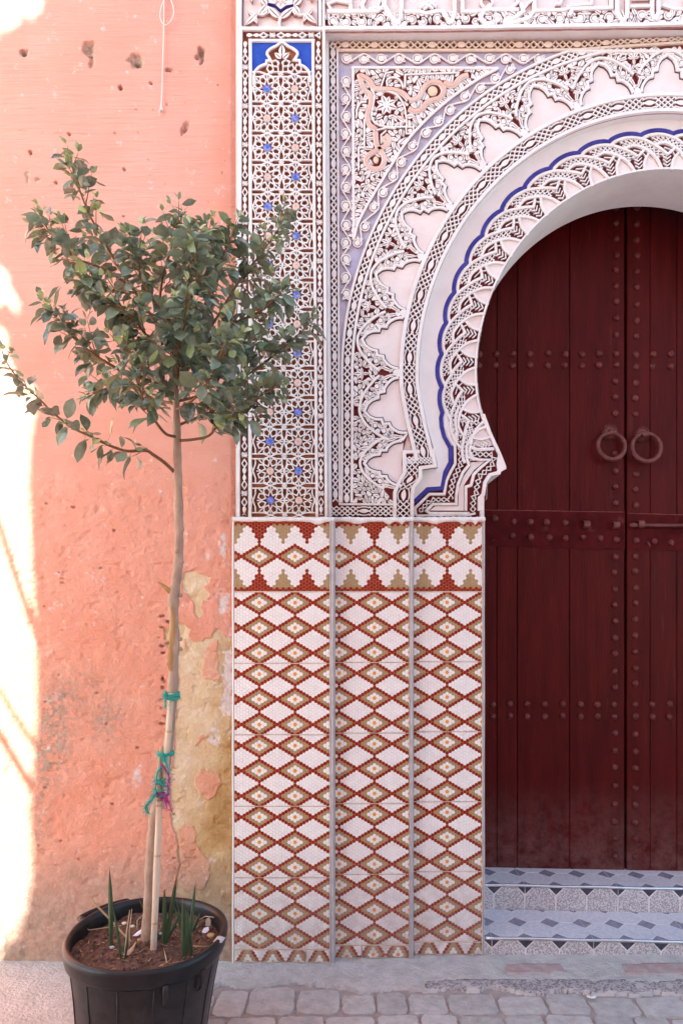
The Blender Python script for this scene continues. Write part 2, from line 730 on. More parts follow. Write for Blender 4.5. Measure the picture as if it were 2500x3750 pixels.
# ---- star pilaster --------------------------------------------------
pil = thing('carved_pilaster', pw(1030, 1885, D1), 'tall carved stucco panel of interlaced stars studded with blue and pink discs', 'carved panel')
R = Relief(D1, pil)
ED = {'Lo': (876, 860), 'L1': (886, 882), 'L2': (910, 907), 'L3': (923, 923), 'R3': (1138, 1156), 'R2': (1152, 1164), 'R1': (1178, 1187), 'Ro': (1192, 1200)}
def E(k, y):
    a, b = ED[k]
    return a + (b - a) * (y - 100) / 1780.0
def vline(k1, k2, y0, y1, n=14, wob=.6):
    ys = np.linspace(y0, y1, n)
    return np.array([((E(k1, y) + E(k2, y)) / 2 + random.uniform(-wob, wob), y) for y in ys])

PTOP, PBOT = 96, 1893
R.flat([(E('Lo', PTOP) + 2, PTOP), (E('Ro', PTOP) - 2, PTOP), (E('Ro', 1905) - 2, 1905), (E('Lo', 1905) + 2, 1905)], BASE - .0005, BROWN)
R.flush('ground')
for k1, k2, w in (('Lo', 'L1', 16), ('L2', 'L3', 14), ('R3', 'R2', 12), ('R1', 'Ro', 12)):
    y0 = PTOP if k1 in ('Lo', 'R1') else 142
    R.strap(vline(k1, k2, y0, PBOT), w, .004 if k1 in ('Lo', 'R1') else .001, BASE)
R.strap([(E('Lo', 106), 106), (E('Ro', 106), 106)], 15, .004, BASE)
R.strap([(E('L2', 147), 147), (E('R2', 147), 147)], 12, .001, BASE)
R.flush('frame')

# bead border
def beads(R, path, w, h, base):
    b = Band.centre(path, w)
    u, k = 10.0, 0
    seq = ['bulb', 'dia', 'flower', 'dia']
    step = {'bulb': 48, 'dia': 30, 'flower': 34}
    while u < b.len - 6:
        t = seq[k % 4]
        ln = step[t]
        c = u + ln / 2
        if t == 'dia':
            q = b.m([c - 15, c, c + 15, c], np.array([0, .82, 0, -.82]))
            R.strap(q, 4.6, h, base, closed=True)
        elif t == 'bulb':
            for a, e, wd in ((u, u + 25, .62), (u + 23, u + 48, .62)):
                T = np.linspace(0, 1, 9)
                p = np.sin(np.pi * T ** (.75 if a == u else 1.3)) ** .75 * wd
                R.slab(np.vstack([b.m(a + (e - a) * T, p), b.m((a + (e - a) * T)[-2:0:-1], -p[-2:0:-1])]), h, base, bev=2.0)
        else:
            for an in (0.6, 2.2, 3.8, 5.4, 0, math.pi):
                o = b.m([c], 0.0)[0]
                R.leaf(o[0], o[1], an + .15, 14, 8.5, h, base)
        u += ln
        k += 1
beads(R, vline('L1', 'L2', 140, 1885, wob=0), 23, .0005, BASE)
beads(R, vline('R2', 'R1', 140, 1885, wob=0), 22, .0005, BASE)
beads(R, A((892, 128), (1172, 128)), 22, .0005, BASE)
R.flush('bead_border')

head = zoomed([(340, 1140), (338, 1000), (360, 890), (440, 805), (560, 752), (566, 700), (645, 690), (600, 610), (575, 550), (640, 480), (740, 430), (845, 362),
               (950, 430), (1055, 485), (1125, 555), (1090, 640), (1060, 680), (1160, 692), (1168, 760), (1280, 830), (1335, 920), (1350, 1080)], 860, 80, 4.9)
hp = np.vstack([smooth_path(head[:5], 5), head[5:7], smooth_path(head[7:16], 5), head[16:18], smooth_path(head[18:], 5)])
headzone = np.vstack([hp, A((1140, 1900), (920, 1900))])
lb = zoomed([(305, 360), (845, 352), (740, 425), (640, 475), (570, 545), (600, 640), (556, 690), (556, 745), (440, 800), (355, 885), (305, 980)], 860, 80, 4.9)
rb = zoomed([(845, 352), (1380, 360), (1385, 1000), (1345, 900), (1280, 825), (1172, 755), (1165, 690), (1090, 640), (1130, 555), (1055, 480), (950, 425)], 860, 80, 4.9)
for q in (lb, rb):
    R.slab(q, -.006, BASE, bev=.5, top=BLUE, side=DARKP)
R.flush('blue_spandrel')
R.strap(hp, 10, .002, BASE)
for sg in (-1, 1):
    R.leaf(1032.4 + sg * 2, 214, -math.pi / 2 + sg * .85, 34, 19, 0, BASE)
R.leaf(1032.4, 204, -math.pi / 2, 42, 24, .001, BASE)
R.flush('cusped_head')

ROW0, DR = 325.0, 107.65
def colx(c, y):
    return (977 + 13 * (y - 325) / 1507) if c == 0 else (1079 + 15 * (y - 325) / 1507)

# lattice bars between the stars
for i in range(0, 16):
    yb = ROW0 - DR / 2 + DR * i
    if yb > 1888: yb = 1886
    xl, xa, xb, xr = E('L3', yb), colx(0, yb), colx(1, yb), E('R3', yb)
    xm = (xa + xb) / 2
    for sg in (1, -1):
        y = lambda s: yb + s * 9
        R.strap([(xl, y(sg)), (xa - 24, y(sg)), (xa + 24, y(-sg)), (xm - 10, y(-sg)), (xm, y(-sg)), (xb - 24, y(-sg)), (xb + 24, y(sg)), (xr, y(sg))], 5.2, 0, BASE)
    for a in range(8):
        R.leaf(xm, yb, a * math.pi / 4 + .2, 12, 6, .0005, BASE, slit=.05)
for i in range(-1, 15):
    yc = ROW0 + DR * i
    xa, xb = colx(0, yc), colx(1, yc)
    xm = (xa + xb) / 2
    y0, y1 = yc - DR / 2 + 9, yc + DR / 2 - 9
    if i == -1:
        y0 = yc + 4
    for xx in (xm, E('L3', yc) + 3, E('R3', yc) - 4):
        if i == -1 and xx != xm: continue
        for sg in (1, -1):
            R.strap([(xx + sg * 9, y0), (xx + sg * 9, yc - 26), (xx - sg * 9, yc + 26), (xx - sg * 9, y1)] if i >= 0 else [(xx + sg * 9, y0), (xx + sg * 9, y1)], 5.0, -.0004, BASE)
R.flush('star_lattice')

for i in range(-1, 15):
    for c in (0, 1):
        yc = ROW0 + DR * i
        xc = colx(c, yc)
        for k in range(8):
            a = math.pi / 8 + k * math.pi / 4 + random.uniform(-.03, .03)
            pts = [(19, 0), (31, 11.5), (46, 7.5), (46, -7.5), (31, -11.5)]
            g = np.array([(xc + r * math.cos(a) - t * math.sin(a), yc + r * math.sin(a) + t * math.cos(a)) for r, t in pts])
            if i == -1 and not (inside(g[:, 0], g[:, 1], headzone).all() and g[:, 1].min() > 215):
                continue
            R.strap(g, 4.8, .0002, BASE, closed=True)
        if i >= 0:
            for k in range(8):
                a = k * math.pi / 4
                r0, r1 = (38, 50) if k % 2 == 0 else (33, 60)
                R.strap([(xc + r0 * math.cos(a), yc + r0 * math.sin(a)), (xc + r1 * math.cos(a), yc + r1 * math.sin(a))], 4.4, -.0006, BASE)
        o = R.flush('rosette')
        if i >= 0:
            blue = (i + c) % 2 == 0
            R.slab(circle(xc, yc, 13.6 + random.uniform(-.6, .6), 18), .0016, BASE, bev=1.2, top=DISCBLUE if blue else DISCPINK, side=WHITE)
            R.flat(circle(xc, yc, 1.3, 6), .0025, DARKP)
            d = R.flush('disc', parent=o)
            d['label'] = 'worn blue disc' if blue else 'pale pink disc'

# ---- flower panel over the pilaster ---------------------------------
flo = thing('flower_panel', pw(1030, 96, D1), 'stucco panel of raised leaves and a flower above the star panel', 'carved panel')
R = Relief(D1, flo)
zf = lambda p: zoomed(p, 850, 0, 3.92)
R.flat([(876, -130), (1192, -130), (1192, 98), (876, 98)], BASE, PINK)
R.flush('ground')
R.strap([(879, -130), (878, 96)], 15, .004, BASE)
R.flush('frame')
R.strap([(1171, -130), (1172, 96)], 12, .003, BASE)
R.flush('frame')
for q in (A((889, -130), (889, 97)), A((889, 97), (1165, 97)), A((1163, 97), (1163, -130))):
    R.strap(q, 2.5, BASE + .002, BASE, top=DARKP, side=DARKP)
R.flush('painted_line')
def lf(x0, y0, x1, y1, wd, h=.004, curl=0.0):
    p = zf([(x0, y0), (x1, y1)])
    d = p[1] - p[0]
    R.leaf(p[0][0], p[0][1], math.atan2(d[1], d[0]), float(np.hypot(*d)), wd, h, BASE, curl=curl)
    R.flush('carved_leaf')
for a in ((680, 270, 490, 85, 24), (690, 275, 890, 105, 24), (490, 85, 385, 215, 22), (890, 90, 975, 225, 22), (500, 90, 400, -60, 22), (880, 90, 1020, -60, 24),
          (500, 90, 520, 215, 16), (880, 100, 905, 230, 16), (370, 190, 185, 375, 20), (330, 240, 225, 165, 14), (310, 230, 365, 345, 15),
          (1035, 190, 1205, 345, 20), (1090, 215, 1155, 120, 14), (1060, 200, 1025, 325, 14), (255, -120, 290, 40, 14), (1120, -120, 1145, 20, 14)):
    lf(*a)
R.strap(smooth_path(zf([(680, 392), (676, 320), (690, 250)]), 5), 13, .004, BASE)
R.strap(smooth_path(zf([(370, 205), (440, 210), (500, 180)]), 5), 8, .003, BASE)
R.strap(smooth_path(zf([(900, 190), (980, 215), (1050, 200)]), 5), 8, .003, BASE)
R.flush('stem')
R.slab(zf([(520, -250), (522, 40), (610, 58), (690, 135), (775, 78), (872, 58), (876, -250)]), .001, BASE, bev=3)
R.strap(zf([(516, -250), (516, 45), (612, 66), (692, 142), (778, 84), (878, 66), (880, -250)]), 3, .0015, BASE, top=ULTRA, side=ULTRA)
for a in (-1.2, -.6, 0, .6, 1.2):
    R.leaf(1026, -12, math.pi / 2 + a, 36, 11, .005, BASE)
R.flush('flower')

# ---- inscription frieze ---------------------------------------------
fri = thing('inscription_frieze', pw(1850, 100, D1), 'carved stucco frieze of Arabic lettering with leaf scrolls running above the doorway', 'frieze')
R = Relief(D1, fri)
FX1 = 3150
R.flat([(1186, -150), (FX1, -150), (FX1, 42), (1186, 42)], BASE, PINK)
R.flat([(1186, 42.2), (FX1, 42.2), (FX1, 100), (1186, 100)], BASE, MAROON)
R.flush('ground')
LEDGE = [(1183, 104), (1400, 104), (1700, 101), (2000, 96), (2300, 92), (2520, 86), (FX1, 78)]
LG = np.array(LEDGE, float)
ledge_y = lambda x: np.interp(x, LG[:, 0], LG[:, 1])
for a, b in zip(LEDGE[:-1], LEDGE[1:]):
    pass
lp = resample(LG, 60)
lp[:, 1] += np.array([random.uniform(-.7, .7) for _ in lp])
R.strap(lp, 17, .005, BASE)
R.flush('ledge_moulding')
R.strap([(1184, -150), (1185, 98)], 11, .004, BASE)
R.flush('frame')
za = lambda p: zoomed(p, 1150, 0, 2.24)
zb = lambda p: zoomed(p, 1800, 0, 2.24)
LET = [
    (za, [(105, 92), (512, 90), (556, 58)], 14), (za, [(300, 88), (297, 10), (300, -300)], 12), (za, [(150, 92), (112, 30), (180, 5), (285, 22)], 8), (za, [(412, 84), (392, 35), (420, -20), (430, -300)], 13),
    (za, [(540, 0), (520, 60), (450, 70)], 8),
    (za, [(590, -300), (575, 40), (605, 100), (645, 150), (690, 200)], 17), (za, [(718, -300), (715, 60), (705, 140), (685, 200)], 15),
    (za, [(735, 92), (870, 94), (912, 108), (1000, 90), (1058, 90), (1090, 150), (1122, 192)], 13), (za, [(868, 62), (960, -5)], 9), (za, [(895, 75), (985, 5)], 9), (za, [(890, 15), (975, 70)], 9), (za, [(920, -5), (1000, 50)], 9),
    (za, [(1152, -300), (1150, 100), (1122, 192)], 14), (za, [(1216, -300), (1216, 92), (1338, 92)], 13),
    (za, [(1445, 30), (1380, 100), (1362, 150), (1400, 192), (1470, 186)], 15), (za, [(1338, 88), (1440, 72), (1568, 78)], 13),
    (zb, [(0, 78), (222, 76)], 13), (zb, [(150, 72), (212, 15), (214, -300)], 11), (zb, [(240, 20), (258, 90), (190, 140), (90, 192)], 14), (zb, [(352, -300), (348, 80), (300, 145), (105, 202)], 14),
    (zb, [(262, 66), (300, 18), (345, -8)], 10), (zb, [(352, 86), (600, 78), (640, 60)], 12), (zb, [(610, 46), (815, 28), (830, -300)], 11), (zb, [(640, 128), (655, 72), (980, 62), (984, -300)], 13),
    (zb, [(590, -60), (560, 30), (520, 30)], 9),
    (zb, [(1032, -300), (1026, 110), (1076, 178)], 15), (zb, [(1112, -300), (1112, 110), (1076, 178)], 14), (zb, [(1132, 52), (1300, 46)], 11), (zb, [(1150, -10), (1290, -14)], 9),
    (zb, [(1312, -300), (1314, 110), (1336, 160)], 13), (zb, [(1372, -300), (1366, 110), (1336, 160)], 13), (zb, [(1400, 40), (1500, 72), (1600, 70)], 11), (zb, [(1600, -300), (1596, 120), (1640, 160), (1700, 100), (1700, -300)], 13)]
for z, p, w in LET:
    q = np.array(z(p))
    q = np.vstack([q[:1], q[1:]])
    R.strap(q, w * 1.22, .002, BASE)
    R.flush('letter')
R.strap(circle(1781.7, 6, 21, 20), 10, .002, BASE, closed=True)
R.flush('letter')
for z, p, r in [(za, (155, 172), 19), (za, (262, 176), 19), (za, (392, 176), 19), (za, (545, 152), 18), (za, (800, 160), 18), (za, (892, 176), 16), (za, (1010, 148), 17), (za, (1240, 148), 17), (za, (1322, 172), 13), (za, (1500, 140), 17),
                (zb, (45, 158), 19), (zb, (130, 140), 14), (zb, (410, 160), 19), (zb, (555, 150), 20), (zb, (725, 145), 20), (zb, (842, 148), 18), (zb, (960, 140), 18), (zb, (1230, 122), 19), (zb, (1450, 122), 18), (zb, (1560, 150), 14)]:
    c = z([p])[0]
    R.scroll(c[0], min(c[1], 84), r * .86, random.uniform(0, 6.28), random.choice((-1, 1)), 0, BASE, w=5)
    R.flush('scroll_leaf')
fz = A((1195, 48), (2560, 40), (2560, 78), (1195, 94))
used = [(za([p])[0][0], za([p])[0][1], 19) for p in ((155, 172), (262, 176), (392, 176), (545, 152), (800, 160), (892, 176), (1010, 148), (1240, 148), (1322, 172), (1500, 140))]
used += [(zb([p])[0][0], zb([p])[0][1], 19) for p in ((45, 158), (410, 160), (555, 150), (725, 145), (842, 148), (960, 140), (1230, 122), (1450, 122))]
R.fill(fz, used, -.001, BASE, 19, 3.0, random.Random(5))
R.flush('leaf_filling', kind='stuff')

# ================================================================== outer arch field
arch = thing('carved_arch_surround', pw(1700, 1890, DO), 'broad carved stucco surround of the horseshoe doorway with lobed niches and lilac corner', 'arch surround')
R = Relief(DO, arch)

def ell(off, a0=180.0, a1=18.0, n=260):
    t = np.radians(np.linspace(a0, a1, n))
    return np.stack([ARCX + (696 + off) * np.cos(t), ARCY - (748 + off) * np.sin(t)], 1)

net_out = np.vstack([smooth_path(A((1511.7, 1645.8), (1494, 1582.7), (1479, 1517.6), (1467.6, 1437), (1460.5, 1385)), 5), ell(286)])
net_in = np.vstack([smooth_path(A((1603.5, 1709), (1582, 1628.6), (1559.5, 1544), (1546, 1475.5), (1536.5, 1422), (1534, 1380)), 5), ell(212)])
NB = Band.centre(np.vstack([smooth_path(A((1553, 1678), (1540, 1620), (1522, 1545), (1509, 1475), (1500, 1425)), 6), ell(249, 181.5)]), 74.0)
W74 = 74.0
def nbv(d):        # d grid units from the outer line
    return -1 + 2 * d / W74
U = np.linspace(0, NB.len, 420)

# ground sheets of the field
nar_i, nar_o = ell(451), ell(500)
G = []
cut = lambda p, y: p[p[:, 1] >= y]
fieldL = np.vstack([A((1294.6, 1850), (1294.6, 1500)), ell(451, 180, 18, 200)])
fieldR = np.vstack([A((1474, 1850), (1474, 1660), (1494, 1582)), ell(290, 180, 18, 200)])
R.strip(fieldL, fieldR, BASE, BASE, MAROON, 240)
R.strip(np.vstack([A((1246, 1850), (1246, 1500)), ell(500, 180, 18, 200)]), fieldL, BASE, BASE, MAROON, 240)
R.flush('field_ground')
R.strip(NB.m(U, -1.0), NB.m(U, 1.0), BASE - .001, BASE - .001, MAROON)
foot = zoomed([(215, 505), (80, 520), (85, 800), (10, 930), (-40, 1080), (-40, 1400), (230, 1400), (235, 1000), (325, 890), (325, 770), (540, 740), (420, 500)], 1450, 1500, 3.484)
R.flat(foot, BASE - .0015, MAROON)
R.flat([(1200, 1842), (1446, 1842), (1446, 1900), (1200, 1900)], BASE - .002, MAROON)
R.flat([(1290, 1560), (1500, 1560), (1522, 1680), (1500, 1700), (1474, 1850), (1290, 1850)], BASE - .003, PINK)
R.flush('net_ground')
# lilac corner field and the peach border above it
lil = np.vstack([A((1236, 1420), (1236, 186), (2075, 186)), cut(ell(499, 110, 180, 200), 186), A((1246, 1420),)])
R.flat(lil, BASE + .003, LILAC)
R.flush('lilac_field')
R.flat([(1190, 60), (1236, 60), (1245, 1900), (1200, 1900)], BASE - .0025, MAROON)
R.flat([(1236.2, 60), (2700, 60), (2700, 171), (2300, 178), (1236.2, 186)], BASE - .003, BROWN)
R.flush('border_ground')

# left and top border
lb_ = Band(np.stack([np.linspace(1207, 1217, 40), np.linspace(146, 1845, 40)], 1), np.stack([np.linspace(1230, 1239, 40), np.linspace(146, 1845, 40)], 1))
chain(R, lb_, 101, 24, 3, 6.0, 0, BASE, u0=62)
R.flush('border_lattice')
R.strap([(1197, 120), (1208, 1895)], 15, .001, BASE)
R.strap([(1235, 178), (1243, 1845)], 8.5, .002, BASE)
R.flush('border_fillet')
tx = np.linspace(1212, 2700, 60)
ty0 = np.interp(tx, [1212, 2000, 2130, 2300, 2500, 2700], [150, 148, 147, 140, 133, 128])
ty1 = np.interp(tx, [1212, 2000, 2130, 2300, 2500, 2700], [177, 177, 174, 160, 148, 142])
tb = Band(np.stack([tx, ty0], 1), np.stack([tx, ty1], 1))
chain(R, tb, 106, 26, 3, 4.6, 0, BASE, u0=66, top=PEACH)
R.flush('upper_border_lattice')
ft = np.stack([np.linspace(1230, 2700, 80), np.interp(np.linspace(1230, 2700, 80), [1230, 2000, 2130, 2300, 2500, 2700], [183, 183, 180, 167, 155, 149])], 1)
R.strap(ft, 11, .002, BASE, top=PEACH)
R.flush('upper_border_fillet')

# the net band with its fillets
R.strap(NB.m(U, nbv(8.5)), 16.5, .003, BASE)
R.strap(NB.m(U, nbv(66.5)), 15.5, .003, BASE)
R.flush('arch_fillet')
LAT = NB.sub(nbv(16), nbv(59))
PER = 116.5
u = 2.0
while u < LAT.len:
    almond(R, LAT, u, u + 47, 0, BASE)
    net(R, LAT, u + 44, u + PER + 3, 23.3, 4.6, -.0004, BASE)
    u += PER
R.flush('net_lattice')

# net foot : stepped corbel
zq = lambda p: zoomed(p, 1450, 1500, 3.484)
R.strap(zq([(300, 535), (105, 538), (107, 808), (35, 925), (-15, 1060), (-18, 1395)]), 15, .003, BASE)
R.strap(zq([(455, 500), (500, 715), (308, 742), (306, 878), (218, 990), (203, 1080), (203, 1395)]), 15, .0028, BASE)
R.flush('foot_fillet')
B1 = Band(zq([(120, 600), (450, 600)]), zq([(120, 690), (480, 690)]))
net(R, B1, 0, B1.len, 14, 4.2, 0, BASE)
B2 = Band(zq([(125, 620), (125, 815), (55, 930), (10, 1060), (5, 1180), (5, 1395)]), zq([(285, 620), (285, 870), (195, 985), (180, 1080), (180, 1180), (180, 1395)]))
net(R, B2, 0, 62, 22, 4.4, -.0005, BASE)
almond(R, B2, 62, 98, 0, BASE, wide=.36)
net(R, B2, 96, 120, 22, 4.4, -.0005, BASE)
almond(R, B2, 120, 165, 0, BASE, wide=.36)
net(R, B2, 162, B2.len, 22, 4.4, -.0005, BASE)
BB = Band(A((1212, 1853), (1447, 1853)), A((1212, 1889), (1447, 1889)))
net(R, BB, 0, 100, 20, 4.6, 0, BASE); almond(R, BB, 98, 142, 0, BASE); net(R, BB, 140, BB.len, 20, 4.6, 0, BASE)
R.strap([(1240, 1846), (1446, 1847)], 9, .002, BASE)
R.flush('foot_lattice')

# narrow diamond chain outside the niches
def narrow(off):
    e = ell(off, 180, 60, 200)
    x = e[0, 0]
    p = np.vstack([A((x - 2, 1840), (x, 1640), (x, 1500)), e])
    ymin = 186
    return p[p[:, 1] >= ymin]
R.strap(narrow(457), 11.5, .002, BASE)
R.strap(narrow(494), 10.5, .002, BASE)
R.flush('narrow_fillet')
nb2 = Band.centre(narrow(475)[::-1][::-1], 24)
chain(R, nb2, 101, 24, 3, 5.8, 0, BASE, u0=30)
R.flush('narrow_lattice')

# ---- lobed niches -----------------------------------------------------
VAL = [(1474, 1790), (1496, 1600), (1460, 1364), (1475, 1147), (1533, 935), (1640, 751), (1771, 613), (1921, 492), (2112, 394), (2333, 336), (2551, 336), (2772, 394), (2963, 492), (3112, 613)]
def on_ring(x, y):
    if y > 1370: return (x, y)
    t = math.atan2((ARCY - y) / 1037, (x - ARCX) / 983)
    return (ARCX + 983 * math.cos(t), ARCY - 1037 * math.sin(t))
VAL = [on_ring(x, y) for x, y in VAL]
SIDEP = [(.97, .02), (.96, .12), (.91, .22), (.82, .31), (.70, .385), (.53, .415), (.52, .575), (.335, .60), (.325, .69), (.29, .80), (.185, .915), (0, 1.0)]
ARC = [(0, 1.19), (.2, 1.155), (.42, 1.07), (.62, .93), (.8, .77), (.93, .62), (1.0, .52)]
HN = 137.0
def unit(i):
    a, b = np.array(VAL[i], float), np.array(VAL[i + 1], float)
    if i == 0:
        a, b = A(1474, 1790), A(1474, 1602)
    mid, e = (a + b) / 2, (b - a)
    half = np.hypot(*e) / 2
    e = e / (2 * half)
    n = np.array([e[1], -e[0]])          # outward (left / up)
    H = HN * (1.0 if 0 < i < 8 else .96)
    def f(u, v):
        u, v = np.asarray(u, float), np.asarray(v, float)
        return mid + u[..., None] * half * e + v[..., None] * H * n
    return f, half, H, e, n
NU = len(VAL) - 1
NS = .82
outline = np.array([(-u * NS, v) for u, v in SIDEP] + [(u * NS, v) for u, v in SIDEP[::-1][1:]])
arcp = smooth_path(np.array([(-u, v) for u, v in ARC[::-1]] + [(u, v) for u, v in ARC[1:]]), 4)
for i in range(NU):
    f, half, H, e, n = unit(i)
    o2 = f(outline[:, 0], outline[:, 1])
    base = f(np.array([NS, .45, 0, -.45, -NS]), np.array([-.03, .0, .02, .0, -.03]))
    R.slab(np.vstack([o2, base]), -.009 + random.uniform(-.001, .001), BASE - .0002 * i, bev=.6, top=PINK, side=PINK)
    R.strap(o2, 3.0, -.0068, BASE, top=DARKP, side=DARKP)
    R.flush('niche_panel')
    m = normals(o2)
    if np.dot(m[len(m) // 2], n) < 0:
        m = -m
    fr = o2 + m * 7.5
    R.strap(fr, 11, .002, BASE, side=SIDE)
    R.flush('niche_frame')
    ar = f(arcp[:, 0], arcp[:, 1])
    R.strap(ar, 10.8, .0035, BASE)
    R.flush('pointed_arch')
    # leaf work between frame and arch, both sides
    rng = random.Random(100 + i)
    hw = half / 100.0
    for sg in (-1, 1):
        rim = np.array([(0.02, 1.12), (.2, 1.08), (.42, .98), (.62, .85), (.8, .69), (.92, .55), (.985, .42), (1.0, .16)])
        inn = np.array([(.93, .16), (.86, .30), (.76, .39), (.66, .46), (.54, .52), (.50, .68), (.36, .71), (.33, .84), (.21, 1.0), (.02, 1.08)])
        zone = np.vstack([rim, inn])
        zp = f(sg * zone[:, 0], zone[:, 1])
        used = []
        for uu, vv, r, hd in ((.69, .63, 13.5, 1), (.49, .84, 12.5, -1)):
            c = f(np.array(sg * uu), np.array(vv))
            R.scroll(c[0], c[1], r * min(1.0, hw + .08), math.atan2(n[1], n[0]) + sg * 1.2, sg * hd, -.0005, BASE, w=4.4, ears=False)
            used.append((c[0], c[1], r))
        p0, p1 = f(np.array(sg * .86), np.array(.50)), f(np.array(sg * .985), np.array(.14))
        d = p1 - p0
        R.leaf(p0[0], p0[1], math.atan2(d[1], d[0]), float(np.hypot(*d)), 13, -.0003, BASE)
        used.append(((p0[0] + p1[0]) / 2, (p0[1] + p1[1]) / 2, 10))
        p0, p1 = f(np.array(sg * .34), np.array(.93)), f(np.array(sg * .16), np.array(1.09))
        d = p1 - p0
        R.leaf(p0[0], p0[1], math.atan2(d[1], d[0]), float(np.hypot(*d)), 11, -.0003, BASE)
        R.fill(zp, used, -.0008, BASE, 14, 2.3, rng)
    R.flush('leaf_carving', kind='stuff')
RIMC = resample(np.vstack([A((1296, 1842), (1296, 1600), (1296, 1500)), ell(447, 180, 18, 260)]), 500)
for i in range(NU):
    # palmette in the spandrel between two pointed arches
    f, half, H, e, n = unit(i)
    rng = random.Random(300 + i)
    if i + 1 < NU:
        g, h2, H2, e2, n2 = unit(i + 1)
        uu = np.array([u for u, v in ARC]); vv = np.array([v for u, v in ARC])
        pa = f(uu[1:], vv[1:] + .07)
        pb = g(-uu[::-1][:-1], vv[::-1][:-1] + .07)
        a0, b0 = f(np.array(.12), np.array(1.26)), g(np.array(-.12), np.array(1.26))
        i0, i1 = sorted((int(np.argmin(np.hypot(*(RIMC - a0).T))), int(np.argmin(np.hypot(*(RIMC - b0).T)))))
        zone = np.vstack([pa, pb, RIMC[i0:i1 + 1][::-1]])
        nz = len(pa)
        v0 = np.array(VAL[i + 1], float)
        nn = n + n2; nn = nn / np.hypot(*nn)
        tt = np.array([-nn[1], nn[0]])
        used = []
        c = v0 + nn * H * .98
        an = math.atan2(nn[1], nn[0])
        for da, ln, wd in ((0, 34, 15), (.75, 30, 13), (-.75, 30, 13), (1.5, 24, 11), (-1.5, 24, 11), (math.pi, 30, 11)):
            R.leaf(c[0], c[1], an + da, ln, wd, .0005, BASE)
        used.append((c[0], c[1], 24))
        R.fill(zone, used, -.0006, BASE, 15.5, 2.4, rng)
        R.flush('palmette', kind='stuff')

f, half, H, e, n = unit(0)
uu = np.array([u for u, v in ARC]); vv = np.array([v for u, v in ARC])
pa = f(-uu[1:], vv[1:] + .07)
zone = np.vstack([pa[::-1], RIMC[int(np.argmin(np.abs(RIMC[:, 1] - 1700)))::-1], A((1440, 1842),)])
R.fill(zone, [], -.0006, BASE, 16, 2.4, random.Random(50))
R.flush('palmette', kind='stuff')
for i in range(NU - 1):
    # plain toe where two niche frames meet
    v0 = np.array(VAL[i + 1], float)
    f, half, H, e, n = unit(i); g, h2, H2, e2, n2 = unit(i + 1)
    nn = (n + n2) / np.hypot(*(n + n2))
    R.slab(np.vstack([f(np.array([.86]), np.array([-.02])), f(np.array([.93]), np.array([.12])), [v0 + nn * 22], g(np.array([-.93]), np.array([.12])), g(np.array([-.86]), np.array([-.02]))]), .0012, BASE, bev=1)
    R.flush('frame_toe')

# ---- lilac scroll border ------------------------------------------------
def scroll_run(pts, r, amp):
    p = np.array(pts, float)
    n = normals(p)
    mids = (p[:-1] + p[1:]) / 2
    path = []
    for k in range(len(p)):
        s = 1 if k % 2 == 0 else -1
        path.append(p[k] + n[k] * s * amp)
        if k < len(mids):
            path.append(mids[k])
    R.strap(smooth_path(np.array(path), 6), 5.2, .0005, BASE + .003)
    R.flush('scroll_stem')
    for k in range(len(p)):
        s = 1 if k % 2 == 0 else -1
        c = p[k] - n[k] * s * 1.0
        a = math.atan2(n[k][1], n[k][0]) * 1.0 + (0 if s > 0 else math.pi)
        R.scroll(c[0], c[1], r, a, s, .0004, BASE + .003, w=4.6)
        R.flush('scroll_leaf')
scroll_run([(1266, y) for y in (296, 360, 424, 488, 552, 618, 683, 752, 822, 888, 948, 1014, 1075)], 16.5, 17)
scroll_run([(x, 214) for x in (1268, 1331, 1395, 1460, 1527, 1590, 1656, 1722, 1790, 1850, 1915, 1972)], 16, 17)
scroll_run([(1309, 889), (1335, 829), (1369, 758), (1401, 704), (1439, 645), (1468, 593), (1511, 534), (1558, 486), (1604, 443), (1646, 402), (1702, 352), (1757, 322), (1812, 287), (1866, 252)], 15.5, 16)

# ---- spandrel triangle ----------------------------------------------------
hyp = smooth_path(A((1293, 878), (1314.6, 806), (1356.7, 728), (1402.6, 652), (1437, 596), (1494, 510), (1563, 434), (1647.5, 360), (1747, 291), (1823, 250)), 5)
tri_poly = np.vstack([hyp, A((1293, 248),)])
R.flat(np.vstack([hyp, A((1294, 249),)]), BASE + .0045, MAROON)
R.flush('spandrel_ground')
TB = BASE + .0045
R.strap(hyp, 11, .003, TB)
R.strap([(1292, 248), (1293, 560), (1294, 876)], 10.5, .003, TB)
R.strap([(1287, 248), (1500, 248), (1823, 250)], 10.5, .003, TB)
R.flush('spandrel_frame')
z1 = lambda p: zoomed(p, 1150, 100, 2.613)
RIB = [([(432, 445), (470, 580), (532, 640), (545, 720), (512, 820), (522, 920), (592, 978)], 15), ([(440, 455), (520, 500), (572, 575), (640, 588), (760, 596), (850, 630), (905, 690)], 17),
       ([(585, 1000), (598, 1120), (640, 1180), (672, 1260), (640, 1340), (560, 1352), (498, 1300), (510, 1232), (600, 1172), (700, 1122), (716, 1062), (680, 1030)], 15),
       ([(905, 700), (985, 678), (1030, 620), (1052, 570), (1110, 525), (1195, 530), (1240, 600), (1200, 672), (1110, 700), (1066, 730), (1030, 780), (960, 802), (905, 775)], 16),
       ([(1235, 535), (1330, 552), (1400, 482), (1470, 455)], 17)]
occ = []
for k, (p, w) in enumerate(RIB):
    q = smooth_path(z1(p), 6)
    R.strap(q, w + 6, .0005 + .0004 * k, TB)
    R.strap(q, w, .0035 + .0004 * k, TB, top=SALMON, side=MAROON)
    R.flush('salmon_ribbon')
    occ += [(a, b, w * .62) for a, b in resample(q, 26)]
